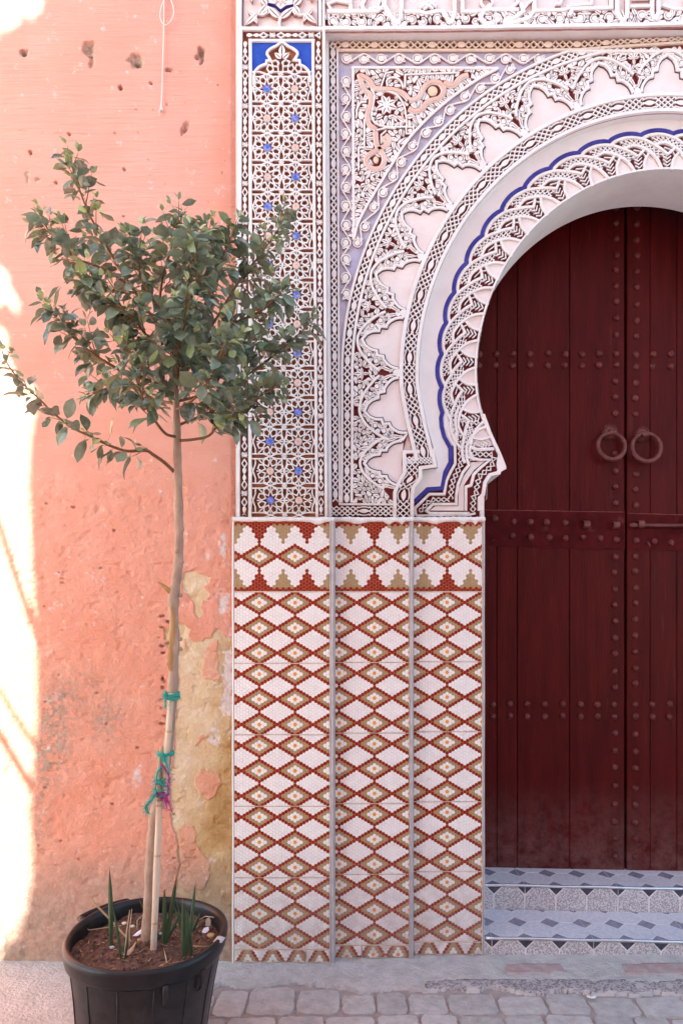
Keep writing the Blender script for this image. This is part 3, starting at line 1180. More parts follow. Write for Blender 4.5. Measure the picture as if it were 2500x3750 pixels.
R.slab(circle(*z1([(1132, 612)])[0], 18, 18), .002, TB, bev=2, top=OCHRE)
R.flush('ochre_boss')
R.slab(circle(*z1([(590, 1268)])[0], 10, 14, ry=13), .001, TB, bev=2, top=OCHRE)
R.flush('ochre_boss')
R.slab(circle(*z1([(662, 1070)])[0], 7, 12, ry=13), .001, TB, bev=1.5, top=OCHRE)
R.flush('ochre_boss')
occ += [(*z1([(1132, 612)])[0], 19), (*z1([(590, 1268)])[0], 14)]
INN = [([(545, 590), (575, 650), (562, 760), (548, 840), (575, 905), (640, 942), (740, 955), (925, 950)], 7), ([(570, 600), (690, 608), (800, 655), (855, 740), (878, 840), (884, 960)], 7),
       ([(870, 450), (868, 580)], 8), ([(870, 452), (1390, 432)], 7), ([(480, 880), (478, 1150), (425, 1150), (425, 1370)], 8), ([(590, 985), (690, 960), (780, 970)], 6), ([(640, 1110), (640, 1030), (690, 985)], 6),
       ([(905, 955), (950, 955), (950, 1015), (880, 1015), (880, 955)], 6), ([(400, 800), (440, 720), (500, 710)], 8), ([(400, 870), (420, 700)], 7), ([(700, 560), (700, 500), (770, 480), (830, 520), (850, 580)], 8), ([(640, 560), (680, 440), (760, 425)], 7)]
for p, w in INN:
    q = smooth_path(z1(p), 5) if len(p) > 4 and p[0] != (905, 955) and p[0] != (480, 880) else z1(p)
    R.strap(q, w, .0022, TB)
    occ += [(a, b, w * .6) for a, b in resample(np.asarray(q), 14)]
R.flush('interlace_strap')
fc = z1([(690, 740)])[0]
for k, (ln, wd) in enumerate(((44, 17), (36, 15), (40, 16), (44, 16), (38, 15), (40, 17), (34, 14), (40, 16))):
    R.leaf(fc[0], fc[1], k * math.pi / 4 + .35, ln, wd * 1.3, .001, TB)
occ.append((fc[0], fc[1], 38))
R.slab(z1([(830, 770), (860, 860), (862, 930), (835, 910)]), -.002, TB, top=SALMON)
R.flush('flower')
inner = np.vstack([hyp + A(-6, -4), A((1300, 256),)])
sel = [q for q in inner]
R.fill(np.array(sel), occ, 0, TB, 18, 2.6, random.Random(9))
R.flush('leaf_filling', kind='stuff')
# ================================================================== inner scalloped arch
inn = thing('scalloped_arch', pw(1700, 1890, DI), 'inner horseshoe arch edged by a wavy ultramarine line with interlaced scallops', 'arch')
R = Relief(DI, inn)
P = np.vstack([smooth_path(A((1852, 1710), (1829, 1659), (1807, 1610), (1772, 1529), (1755, 1464), (1747.5, 1400)), 5), ell(0, 179.4, 18, 300)])
P = resample(P, 700)
PS = arclen(P)
PN = -normals(P)
def fin(s, v):
    s, v = np.asarray(s, float), np.asarray(v, float)
    x = np.interp(s, PS, P[:, 0]) + v * np.interp(s, PS, PN[:, 0])
    y = np.interp(s, PS, P[:, 1]) + v * np.interp(s, PS, PN[:, 1])
    return np.stack([x, y], -1)
s_crown = PS[np.argmin(np.abs(P[:, 0] - 2361) + (P[:, 1] > 1000) * 999)]
UL = 99.0
kmin = -int((s_crown - 60) // UL)
kmax = int((PS[-1] - s_crown) // UL)
sv = np.linspace(0, PS[-1], 420)
R.strip(fin(sv, 0 * sv), fin(sv, 0 * sv + 130), BASE, BASE, MAROON)
zq = lambda p: zoomed(p, 1450, 1500, 3.484)
R.flat(zq([(1090, 0), (1165, 240), (1290, 480), (1398, 735), (1335, 790), (1320, 830), (1200, 860), (1160, 950), (1150, 1145), (1118, 1160), (1125, 1440), (215, 1440), (215, 1200), (400, 1020), (585, 1000), (620, 800), (690, 670), (690, 490), (610, 350), (575, 200), (570, 110), (525, 0)]), BASE - .0009, MAROON)
R.flush('ground')
k = DO / DI
nin = np.stack([CX + (net_in[:, 0] - CX) * k, HOR + (net_in[:, 1] - HOR) * k], 1)
c0 = nin.mean(0)
m = normals(nin)
outer = nin + (-m) * 14
svs = np.linspace(150, PS[-1], 300)
oi = resample(outer, 300)
# pair the smooth band with the lobed line by nearest outer point
fb = fin(svs, 0 * svs + 128)
idx = [int(np.argmin(np.hypot(*(outer - q).T))) for q in fb]
R.strip(fb, outer[idx], 0.0, 0.0, WHITE)
R.flat(zq([(505, 0), (560, 110), (568, 200), (605, 350), (685, 490), (685, 670), (615, 800), (580, 995), (398, 1012), (225, 1172), (170, 1172), (170, 980), (280, 860), (280, 730), (500, 700), (420, 480), (300, 30), (300, -30), (505, -30)]), -.0008, WHITE)
R.flush('smooth_band')
# blue wavy line
q = []
for kk in range(kmin, kmax + 1):
    for t in np.linspace(0, 1, 9)[:-1]:
        s = s_crown + (kk - .03 + t) * UL
        if 110 < s < PS[-1] - 2:
            q.append(fin(s, 133 + 13 * math.sin(math.pi * t) ** .75))
q = np.array(q)
low = zq([(232, 1178), (400, 1016), (588, 1004), (625, 800), (692, 672), (690, 490), (612, 350), (578, 215), (570, 105)])
keep = q[q[:, 1] < 1515]
R.strap(np.vstack([low, keep]), 15.5, .004, -.001, top=ULTRA, side=DARKP)
R.flush('blue_line')

OUTR = [(-1.03, 118), (-.75, 129), (-.40, 131), (0, 119), (.34, 96), (.6, 76), (.79, 58)]
INNR = [(-.61, 94), (-.4, 99), (-.2, 97), (.13, 76), (.43, 43), (.61, 2)]
LEFT = [(-.04, 0), (.01, 37), (.19, 66)]
def su(p, s0, n=6):
    q = smooth_path(np.array(p, float) * np.array([UL, 1.0]), n)
    s = q[:, 0] + s0
    ok = (s > 70) & (s < PS[-1])
    return s[ok], q[:, 1][ok]
for kk in range(kmin, kmax + 1):
    s0 = s_crown + kk * UL
    s, v = su(LEFT, s0)
    s2, v2 = su(INNR[2:], s0)
    if len(s) > 3 and len(s2) > 3:
        R.slab(np.vstack([fin(s, v), fin(s2, v2)]), -.006 + random.uniform(-.0012, .0012), BASE, bev=.8, top=PINK, side=PINK)
        R.strap(fin(s, v + 0), 3, -.0035, BASE, top=ULTRA, side=DARKP)
        R.flush('niche_panel')
    so, vo = su(OUTR[1:], s0)
    si, vi = su(INNR[:-1], s0)
    if len(so) > 8 and len(si) > 8:
        bnd = Band(fin(so, vo), fin(si, vi), 200)
        net(R, bnd, 4, bnd.len - 2, 17, 3.9, -.0006, BASE)
    # zig-zags above the foot
    for a in (16, 29, 42):
        ss = np.array([s0 - .34 * UL, s0 - .205 * UL, s0 - .07 * UL])
        if ss[0] > 75 and ss[-1] < PS[-1]:
            R.strap(fin(ss, np.array([a + 11, a, a + 11.0])), 4.2, -.0005, BASE)
    ss = np.array([s0 - .30 * UL, s0 - .05 * UL, s0 + .12 * UL])
    if ss[0] > 75 and ss[-1] < PS[-1]:
        R.strap(fin(ss, np.array([46, 66, 90.])), 4, -.0007, BASE)
        R.strap(fin(ss[::-1], np.array([48, 74, 84.])), 4, -.0007, BASE)
    R.flush('net_carving')
    so, vo = su(OUTR, s0)
    if len(so) > 3:
        R.strap(fin(so, vo), 11, .0035, BASE)
    st, vt = su([(.78, 57), (.92, 68), (1.03, 78)], s0)
    if len(st) > 3:
        R.strap(fin(st, vt), 10, .0030, BASE)
    si, vi = su(INNR, s0)
    if len(si) > 3:
        R.strap(fin(si, vi), 11, .0042, BASE)
    s, v = su(LEFT, s0)
    if len(s) > 3:
        R.strap(fin(s, v) + 0, 9.5, .0022, BASE)
    R.flush('scallop')
# rim fillet on the edge of the opening
R.strap(fin(sv[sv > 60], 0 * sv[sv > 60] + 5.5), 9, .002, BASE)
R.flush('edge_fillet')
# foot of the arch
R.strap(zq([(655, 0), (625, 120), (630, 230), (680, 370), (748, 470), (752, 690), (690, 800), (640, 910), (612, 1078), (422, 1078), (240, 1255), (250, 1350)]), 11.5, .003, BASE)
R.strap(zq([(1150, 215), (1050, 250), (960, 340), (895, 470), (900, 620), (928, 705), (850, 800), (790, 950), (767, 1100), (767, 1205), (468, 1205), (385, 1290), (430, 1322), (935, 1322)]), 11.5, .0034, BASE)
R.strap(zq([(800, -40), (760, 60), (755, 180), (775, 290), (750, 380), (745, 470)]), 11, .0026, BASE)
R.strap(zq([(930, 470), (1030, 508), (1245, 500)]), 14, .0038, BASE)
R.strap(zq([(920, 605), (1060, 640), (1195, 640), (1080, 735), (990, 825), (955, 965), (888, 985), (888, 1290)]), 11.5, .0030, BASE)
R.strap(zq([(1108, 60), (1190, 290), (1315, 560), (1385, 735)]), np.linspace(15, 13, 4), .0036, BASE)
R.strap(zq([(1325, 800), (1195, 832), (1135, 925), (1110, 1085), (1062, 1130), (1062, 1290)]), 15, .0032, BASE)
R.strap(zq([(1095, 1110), (1095, 1440)]), 18, .0018, BASE)
R.slab(zq([(1275, 700), (1300, 560), (1345, 590), (1400, 735), (1404, 755), (1340, 790), (1322, 828), (1200, 845), (1290, 775)]), .0026, BASE, bev=2)
R.flush('foot_fillet')
R.slab(zq([(945, 668), (1140, 655), (1000, 765), (905, 900), (865, 965), (868, 1288), (425, 1285), (500, 1228), (792, 1228), (800, 1000), (860, 850), (955, 710)]), -.007, BASE, bev=1, top=PINK, side=DARKP)
R.slab(zq([(935, 445), (1000, 340), (1150, 225), (1235, 455), (1060, 472)]), -.007, BASE, bev=1, top=PINK, side=DARKP)
R.flush('foot_panel')
for pth, w, cell in (([(705, -20), (682, 120), (700, 215), (735, 330), (775, 420)], 18, 15), ([(960, 230), (860, 370), (818, 480), (820, 590), (832, 680), (775, 800), (725, 910), (700, 1030), (697, 1140)], 19, 17),
                     ([(680, 1146), (440, 1148), (365, 1230), (300, 1300)], 17, 16), ([(925, 548), (1090, 572), (1225, 572), (1262, 655), (1170, 765), (1060, 850), (1030, 970), (1030, 1050), (982, 1130), (980, 1300)], 20, 17), ([(300, 1365), (960, 1365)], 11, 18),
                     ([(790, 110), (900, 160), (1060, 165)], 17, 14)):
    b = Band.centre(zq(pth), w)
    net(R, b, 0, b.len, cell / 1.6, 3.8, -.0004, BASE, phases=2)
R.flush('foot_lattice')
R.strap(zq([(250, 1352), (600, 1345), (930, 1340), (1010, 1322)]), 9, .0016, BASE)
R.flush('sill_fillet')

# reveals: undersides of both arches and of the ledge
def sweep(name, path, Da, Db, m, parent, ha=0.0, flare=1.0):
    n = len(path)
    v = [((x - CX) * Da / F, Da - D1 - ha, Z(y, Da)) for x, y in path]
    v += [((x - CX) * Da / F * 1.0, Db - D1, Z(y, Da)) for x, y in path]
    f = [(i, i + 1, n + i + 1, n + i) for i in range(n - 1)]
    return mesh_obj(name, v, f, [m], parent=parent)
tail = zq([(1125, 1460), (1118, 1162), (1152, 1145), (1160, 950), (1202, 860), (1322, 830), (1338, 792), (1400, 740)])
sweep('soffit', np.vstack([A((1770, 2400),), tail, P[P[:, 1] < 1705]]), DI, 3.235, WHITE, inn, ha=.003)
sweep('soffit', np.vstack([zq([(203, 1400), (203, 1080), (218, 990), (306, 878), (308, 742), (530, 735)]), net_in[net_in[:, 1] < 1708]]), DO, DI + .012, WHITE, arch, ha=.003)
lpp = lp.copy(); lpp[:, 1] += 8
sweep('ledge_underside', lpp, D1, DO + .02, PINK, fri, ha=.004)

# masonry behind the carving
core = thing('building_core', (0.5, 0.6, 0), 'plain masonry body behind the carved doorway', 'building', kind='structure')
wall_piece('masonry', X(862, D1), X(1192, D1) - .0005, .0165, .60, 1.80, 4.15, WHITE, core)
wall_piece('masonry', -0.45, 3.3, 0.012, .60, Z(-150, D1), 6.3, WHITE, core)
wall_piece('masonry', 2.215, 3.3, 0.085, .60, 0, Z(-150, D1) - .002, WHITE, core)
wall_piece('masonry', -0.46, 3.3, .66, .76, -.2, 6.3, WHITE, core)
wall_piece('masonry', X(1192, D1), .52, .13, .36, 1.80, 4.15, WHITE, core)
wall_piece('masonry', .50, .58, .38, .659, 0, 4.15, WHITE, core)

# ================================================================== tiled piers
CER = dict(grime=((.36, .24, .20), .02, .55, .55), rough=.30, spec=.22, bump=.25, bscale=260, bdist=.0006)
T_RED = mat('brick_red_glaze', (0.22, 0.012, 0.003), (0.32, 0.028, 0.007), scale=70, **CER)
T_TAN = mat('olive_tan_glaze', (0.34, 0.235, 0.12), (0.41, 0.29, 0.16), scale=60, **CER)
T_WHT = mat('white_glaze', (0.86, 0.83, 0.835), (0.79, 0.745, 0.75), scale=50, wear=[((.62, .50, .48), 5, .60, .80, None, .5), ((.40, .27, .22), 60, .70, .76, None, .5)], **CER)
T_ORA = mat('orange_glaze', (0.78, 0.30, 0.02), None, **CER)
T_GRT = mat('cream_print_line', (0.52, 0.30, 0.17), (0.70, 0.55, 0.46), scale=40, rough=.4, bump=0)
TRIM = mat('plastic_corner_trim', (0.40, 0.355, 0.38), (0.52, 0.47, 0.49), scale=25, rough=.35, spec=.5, bump=.05)
TRIMW = mat('white_trim_lip', (0.80, 0.78, 0.77), None, rough=.4, bump=.05)
TM = [T_RED, T_TAN, T_WHT, T_ORA]

def clip_rect(poly, x0, x1, z0, z1):
    for ax, lim, sg in ((0, x0, 1), (0, x1, -1), (1, z0, 1), (1, z1, -1)):
        out = []
        for i in range(len(poly)):
            a, b = poly[i - 1], poly[i]
            da, db = (a[ax] - lim) * sg, (b[ax] - lim) * sg
            if da >= 0: out.append(a)
            if da * db < 0:
                t = da / (da - db)
                out.append((a[0] + (b[0] - a[0]) * t, a[1] + (b[1] - a[1]) * t))
        poly = out
        if len(poly) < 3: return []
    return poly

PC, PR = 0.012475, 0.01508      # column and row pitch of the printed hexagons
def hexcol_main(i, y):
    i = (i + 6) % 12 - 6
    s = abs(y) + abs(i) / 2
    return 3 if s < .25 else 0 if abs(s - 3) < .25 else 1 if abs(s - 2) < .25 else 2
def hexcol_diamonds(i, r):       # r measured in rows from the first diamond centre, downwards
    k = round(r / 7.0)
    return hexcol_main(i, r - 7 * k)
def hexcol_head(i, r):           # r from the middle of the header tile
    j = (i + 8) % 16 - 8
    tan = abs(j) > 4
    jj = 8 - abs(j) if tan else abs(j)
    a = abs(r)
    if a >= 8.9: return 0
    if a >= 4 + 1.5 * jj - .1 and jj <= 4: return 1 if tan else 0
    return hexcol_main(i, r)
def mosaic(x0, x1, z0, z1, xc, zc, colf, yface, swap=False):
    """printed, faintly embossed hexagons of one tile, clipped to the tile"""
    V, Fc, Mi = [], [], []
    pc, pr = (PC, PR)
    Rr = PC / 1.5
    if swap:
        i0, i1 = int((z0 - zc) / pc) - 2, int((z1 - zc) / pc) + 2
        j0, j1 = int((x0 - xc) / pr) - 2, int((x1 - xc) / pr) + 2
    else:
        i0, i1 = int((x0 - xc) / pc) - 2, int((x1 - xc) / pc) + 2
        j0, j1 = int((zc - z1) / pr) - 2, int((zc - z0) / pr) + 2
    for i in range(i0, i1 + 1):
        for j in range(j0, j1 + 1):
            r = j + (.5 if i % 2 else 0)
            c = colf(i, r)
            g = .955 if c != 2 else .96
            hx = [(Rr * g, 0), (Rr / 2 * g, pr / 2 * g), (-Rr / 2 * g, pr / 2 * g), (-Rr * g, 0), (-Rr / 2 * g, -pr / 2 * g), (Rr / 2 * g, -pr / 2 * g)]
            if swap:
                cx, cz = xc + r * pr, zc + i * pc
                poly = [(cx + b, cz + a) for a, b in hx]
            else:
                cx, cz = xc + i * pc, zc - r * pr
                poly = [(cx + a, cz + b) for a, b in hx]
            poly = clip_rect(poly, x0, x1, z0, z1)
            if len(poly) < 3: continue
            mx, mz = sum(p[0] for p in poly) / len(poly), sum(p[1] for p in poly) / len(poly)
            h = .0007 + random.random() * (.0011 if c == 2 else .0004)
            tx, tz = random.uniform(-.05, .05), random.uniform(-.05, .05)
            b = len(V)
            n = len(poly)
            V += [(x, yface, z) for x, z in poly]
            V += [(mx + (x - mx) * .86, yface - h - (x - mx) * tx - (z - mz) * tz, mz + (z - mz) * .86) for x, z in poly]
            for q in range(n):
                Fc.append((b + q, b + (q + 1) % n, b + n + (q + 1) % n, b + n + q)); Mi.append(c)
            Fc.append(tuple(range(b + n, b + 2 * n))); Mi.append(c)
    return V, Fc, Mi

def pier(D, x0p, x1p, xcp, trim_r, label, left_lip):
    x0, x1, xc = X(x0p, D), X(x1p, D), X(xcp, D)
    yf = D - D1
    t = thing('tiled_pier', ((x0 + x1) / 2, yf, 0), label, 'tiled pier', 'tiled piers beside the doorway')
    v, f = box(x0 - .006, x1 + .010, yf + .004, .42, -.06, 1.86)
    mesh_obj('core', v, f, [GROUT], parent=t)
    zt = [Z(1909 + (2 if D > D1 else 0), D), Z(2166, D)]
    z0 = Z(2167.5, D)
    rows = [('head', zt[0], zt[1] + .0008)]
    H = .2994
    for k in range(5):
        rows.append(('main', z0 - k * H - .0012, z0 - (k + 1) * H + .0012))
    zb = z0 - 5 * H
    for kind, za_, zb_ in rows:
        j = random.uniform(-.0006, .0006)
        v, f = bevbox(x0, x1, yf + j, yf + .0042, zb_, za_, .0012)
        o = mesh_obj('tile', v, f, [T_GRT], parent=t)
        if kind == 'head':
            zc = (za_ + zb_) / 2 - .0005
            V, Fc, Mi = mosaic(x0 + .001, x1 - .001, zb_ + .001, za_ - .001, xc, zc, hexcol_head, yf + j - .0001)
        else:
            V, Fc, Mi = mosaic(x0 + .001, x1 - .001, zb_ + .001, za_ - .001, xc, za_ - 2.93 * PR, hexcol_diamonds, yf + j - .0001)
        mesh_obj('hexagon_print', V, Fc, TM, Mi, parent=o, kind='stuff')
    # cut pieces at the foot
    zlow = 0.004
    cuts = [x0, x0 + (x1 - x0) * (.75 if D == D1 else .36 if D == D2 else 1.0), x1]
    for a, b in zip(cuts[:-1], cuts[1:]):
        if b - a < .01: continue
        dz = random.uniform(-.003, .003)
        v, f = bevbox(a + .001, b - .001, yf - .0015, yf + .0042, zlow + dz, zb - .003, .0012)
        o = mesh_obj('tile', v, f, [T_GRT], parent=t)
        o['label'] = 'cut strip of tile at the foot'
        V, Fc, Mi = mosaic(a + .002, b - .002, zlow + dz + .001, zb - .004, a + .04 + random.random() * .03, zlow - .005 + random.random() * .02, hexcol_diamonds, yf - .0016, swap=True)
        mesh_obj('hexagon_print', V, Fc, TM, Mi, parent=o, kind='stuff')
    # corner trims
    def trim(xa, xb, m, z1, bulge):
        n = 9
        vv, ff = [], []
        zs = np.linspace(-.01, z1, 26)
        for z in zs:
            wob = .0006 * math.sin(z * 9 + xa * 7)
            for q in range(n):
                a = math.pi * q / (n - 1)
                vv.append(((xa + xb) / 2 - math.cos(a) * (xb - xa) / 2 + wob, yf + .005 - math.sin(a) * bulge, z))
        for i in range(len(zs) - 1):
            for q in range(n - 1):
                ff.append((i * n + q, i * n + q + 1, (i + 1) * n + q + 1, (i + 1) * n + q))
        mesh_obj('corner_trim', vv, ff, [m], parent=t, smooth=True)
    topz = zt[0] - .002
    trim(x1 + .0005, x1 + .0038, TRIMW, topz, .0085)
    trim(x1 + .0036, X(trim_r, D), TRIM, topz + .01, .010)
    if left_lip:
        trim(x0 - .0095, x0 - .0005, TRIMW, topz, .008)
    # ragged whitewash bead over the top tile
    rng = random.Random(int(D * 1000))
    n = 60
    xs = np.linspace(x0 - .008, X(trim_r, D), n)
    up = Z(1893, D) + np.array([.004 * (vnoise(x * 60, D * 9) - .5) * 2 for x in xs])
    dn = Z(1910, D) + np.array([.005 * (vnoise(x * 34 + 50, D * 5) - .5) for x in xs])
    for cx_, w_, dd in ((.72, .10, .012), (.32, .22, .010), (.9, .06, .014)) if D > D1 else ((.87, .12, .014),):
        dn -= dd * np.exp(-((xs - x0) / (x1 - x0) - cx_) ** 2 / (w_ / 2) ** 2) * (.6 + .8 * np.array([vnoise(x * 160, 3.3) for x in xs]))
    V, Fc = [], []
    prof = ((0, .004), (.12, -.006), (.5, -.009), (.85, -.007), (1, -.0015))
    for i in range(n):
        for a, y in prof:
            V.append((xs[i], yf + y + .002 * (vnoise(xs[i] * 80, a * 5) - .5), up[i] + (dn[i] - up[i]) * a))
    k = len(prof)
    for i in range(n - 1):
        for q in range(k - 1):
            Fc.append((i * k + q, i * k + q + 1, (i + 1) * k + q + 1, (i + 1) * k + q))
    mesh_obj('plaster_bead', V, Fc, [GROUT], parent=t, smooth=True)
    return t
pier(D1, 858, 1207, 949.5, 1223, 'widest tiled pier, next to the peeling orange wall', True)
p2 = pier(D2, 1227, 1498, 1370.5, 1513, 'middle tiled pier, between the widest one and the one at the door', False)
p3 = pier(D3, 1513.5, 1764, 1636.2, 1774.5, 'tiled pier right beside the dark red door and the steps', False)
# chipped patches of filler on the tiles
for par, D, cx_, cy_, pts in ((p2, D2, 0, 0, [(1388, 1953), (1396, 1946), (1408, 1950), (1418, 1948), (1430, 1955), (1432, 1965), (1424, 1974), (1412, 1980), (1402, 1974), (1400, 1962), (1392, 1960)]),
                              (p3, D3, 0, 0, [(1676, 1953), (1684, 1944), (1694, 1940), (1695, 1945), (1686, 1952), (1680, 1957)]), (p3, D3, 0, 0, [(1528, 1926), (1534, 1916), (1541, 1920), (1538, 1928), (1532, 1932)])):
    R = Relief(D, par)
    R.slab(A(*pts), .0022, 0, bev=2, top=GROUT, side=GROUT)
    R.flush('filler_patch')

# ================================================================== door
DOORM = mat('oxblood_door_paint', (0.052, 0.0024, 0.0024), (0.092, 0.0056, 0.0050), scale=5, wear=[((.22, .085, .075), 3.2, .62, .80, (9, 9, .8), .4), ((.40, .22, .19), 34, .70, .76, (1.6, 1, .5), .6), ((.018, .002, .002), 6, .60, .8, (3, 3, .7), .8)], grime=((.22, .12, .11), .17, .62, .5), rough=.42, spec=.10, bump=.45, bscale=26, bdist=.0035, stretch=(5, 5, .55), lo=.3, hi=.75)
DOORS = mat('rubbed_lit_door_edge', (0.30, 0.085, 0.075), (0.14, 0.02, 0.02), scale=40, rough=.6, bump=.4)  # strap edge: rubbed paint plus a highlight put into the colour
STRAPM = mat('oxblood_strap_iron', (0.050, 0.0026, 0.0040), (0.088, 0.008, 0.0095), scale=16, wear=[((.26, .11, .10), 12, .62, .80, None, .4)], rough=.55, spec=.06, bump=.35, bscale=30, bdist=.003)
STUD = mat('painted_iron_stud', (0.085, 0.009, 0.009), (0.155, 0.036, 0.03), scale=45, rough=.42, spec=.28, bump=.3, bscale=200)
IRON = mat('worn_iron_ring', (0.095, 0.016, 0.014), (0.18, 0.05, 0.04), scale=35, rough=.5, spec=.4, bump=.5, bscale=160)
BLACK = mat('dark_gap', (0.006, 0.004, 0.005), None, bump=0)
YD = DD - D1

def door_leaf(label, planks, studs, strap_y, parent_x):
    t = thing('door_leaf', (parent_x, YD, .17), label, 'door', 'door leaves')
    for a, b in planks:
        x0, x1 = X(a, DD), X(b, DD)
        j = random.uniform(-.0012, .0012)
        v, f = bevbox(x0 + .0011, x1 - .0011, YD + j, YD + .05, .17, 3.72, .0022)
        # hand-planed face: split the front into a fine sheet
        n, mth = 5, 60
        xs = np.linspace(x0 + .0035, x1 - .0035, n)
        zs = np.linspace(.173, 3.717, mth)
        o = len(v)
        f = f[:-1]
        for z in zs:
            for x in xs:
                v.append((x, YD + j - .0002 + .0018 * (vnoise(x * 16 + 3, z * 1.6) - .5), z))
        for r in range(mth - 1):
            for q in range(n - 1):
                f.append((o + r * n + q, o + r * n + q + 1, o + (r + 1) * n + q + 1, o + (r + 1) * n + q))
        mesh_obj('plank', v, f, [DOORM], parent=t)
    # sheet-iron strap
    a, b = planks[0][0], planks[-1][1]
    xs = np.linspace(X(a, DD) + .001, X(b, DD) - .001, 50)
    V, Fc = [], []
    for x in xs:
        px = x * F / DD + CX
        u = (px - strap_y[0]) / (strap_y[1] - strap_y[0])
        zt = Z(strap_y[2] + (strap_y[3] - strap_y[2]) * u, DD) + .003 * (vnoise(x * 40, 1) - .5)
        zb_ = Z(strap_y[4] + (strap_y[5] - strap_y[4]) * u, DD) + .003 * (vnoise(x * 40, 7) - .5)
        for k, (a_, y) in enumerate(((0, .001), (.0, -.004), (.25, -.0045), (.5, -.0045), (.75, -.0045), (1, -.004), (1, .001))):
            V.append((x, YD + y - .0022 * (vnoise(x * 22, a_ * 5) - .5) * (1 if k not in (0, 6) else 0), zt + (zb_ - zt) * a_))
    for i in range(len(xs) - 1):
        for q in range(6):
            Fc.append((i * 7 + q, i * 7 + q + 1, (i + 1) * 7 + q + 1, (i + 1) * 7 + q))
    mesh_obj('iron_strap', V, Fc, [STRAPM], parent=t)
    sx, sy = strap_y[0], strap_y[2]
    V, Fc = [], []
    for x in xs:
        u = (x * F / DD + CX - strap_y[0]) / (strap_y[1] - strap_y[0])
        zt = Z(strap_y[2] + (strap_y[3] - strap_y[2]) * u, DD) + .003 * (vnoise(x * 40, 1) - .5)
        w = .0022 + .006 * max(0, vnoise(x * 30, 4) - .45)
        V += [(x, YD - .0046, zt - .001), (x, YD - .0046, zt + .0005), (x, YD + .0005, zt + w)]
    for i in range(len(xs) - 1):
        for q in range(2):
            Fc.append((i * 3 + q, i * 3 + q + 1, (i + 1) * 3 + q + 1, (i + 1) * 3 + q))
    mesh_obj('rubbed_lit_edge', V, Fc, [DOORS], parent=t)  # pale line for wear and for the painted highlight on the top edge
    # domed studs share one mesh
    for (px, py) in studs:
        o = bpy.data.objects.new('stud', stud_me)
        C.objects.link(o)
        on = strap_y[2] - 6 < py < strap_y[4] + 18
        s = random.uniform(.93, 1.06)
        o.scale = (s, random.uniform(.85, 1.1), s)
        o.rotation_euler = (random.uniform(-.08, .08), random.uniform(0, 6.28), random.uniform(-.08, .08))
        o.location = (X(px + random.uniform(-2, 2), DD), YD - (.004 if on else .0002), Z(py + random.uniform(-2, 2), DD))
        attach(o, t)
    return t
# stud mesh
def dome(r, h, n=16, rings=6):
    v, f = [], []
    for i in range(rings):
        a = (math.pi / 2) * i / rings
        for k in range(n):
            q = 2 * math.pi * k / n
            v.append((r * math.cos(a) ** .8 * math.cos(q), -h * math.sin(a), r * math.cos(a) ** .8 * math.sin(q)))
    v.append((0, -h, 0))
    for i in range(rings - 1):
        for k in range(n):
            f.append((i * n + k, i * n + (k + 1) % n, (i + 1) * n + (k + 1) % n, (i + 1) * n + k))
    for k in range(n):
        f.append(((rings - 1) * n + k, (rings - 1) * n + (k + 1) % n, len(v) - 1))
    return v, f
stud_me = bpy.data.meshes.new('stud')
_v, _f = dome(.0168, .0140)
stud_me.from_pydata(_v, [], _f)
stud_me.materials.append(STUD)
stud_me.polygons.foreach_set('use_smooth', [True] * len(stud_me.polygons))

TOPS = [(818), (883), (948 - 13), (989), (1049), (1106), (1168), (1228)]
L = []
for y in (702, 760, 818, 876, 935, 989, 1049, 1106, 1168, 1228): L.append((2254, y))
for y in (1396, 1454, 1512, 1664, 1724, 1783, 1842): L.append((2251, y))
for y in (2038.7, 2096, 2156, 2215, 2275, 2335, 2395, 2457, 2515, 2686, 2749, 2811, 2890 - 12, 2945, 3008, 3072, 3135): L.append((2249, y))
for x in (1700, 1752, 1814, 1876, 1939, 2003, 2066, 2129, 2192, 2254): L += [(x, 1296), (x, 1338)]
for x in (1805, 1867, 1929, 1994, 2058, 2123, 2185, 2247): L += [(x, 2579), (x, 2624)]
for x, y in ((1811, 1901), (1878.5, 1909), (1939, 1913), (1998.5, 1913.5), (2065, 1914), (1873.5, 1963), (1940, 1966), (2008, 1970), (2067, 1969), (2130, 1969), (2195.5, 1972), (2252, 1975)): L.append((x, y))
Rr_ = []
for y in (702, 760, 820, 880, 938, 994, 1052, 1115, 1174, 1230): Rr_.append((2328, y))
for y in (1402, 1460, 1518, 1672, 1736, 1795, 1850): Rr_.append((2325, y))
for y in (2037, 2094, 2154, 2210, 2269, 2328, 2385, 2445, 2504, 2687, 2752, 2815, 2885, 2947, 3010, 3074, 3138): Rr_.append((2324, y))
for x in (2327, 2388, 2454, 2517, 2580, 2643): Rr_ += [(x, 1298), (x, 1344)]
for x in (2324, 2386, 2449, 2512, 2575, 2640): Rr_ += [(x, 2579), (x, 2624)]
for x, y in ((2326, 1980), (2392, 1984), (2455.5, 1987), (2518, 1990), (2580, 1992)): Rr_.append((x, y))
LL = door_leaf('dark red studded door leaf nearest the tiled piers, with empty bolt sleeves', [(1640, 1700), (1702, 1818), (1818, 1893), (1893, 2084), (2084, 2286)], L, (1768, 2286, 1868, 1876, 2000, 2013), X(2030, DD))
RL = door_leaf('dark red studded door leaf carrying the long sliding bolt', [(2293, 2379), (2379, 2477), (2477, 2660), (2660, 2820), (2820, 2920)], Rr_, (2293, 2500, 1880, 1886, 2012, 2018), X(2600, DD))
v, f = box(X(1600, DD), X(2960, DD), YD + .052, YD + .07, .1, 3.8)
mesh_obj('backing_board', v, f, [BLACK], parent=LL)

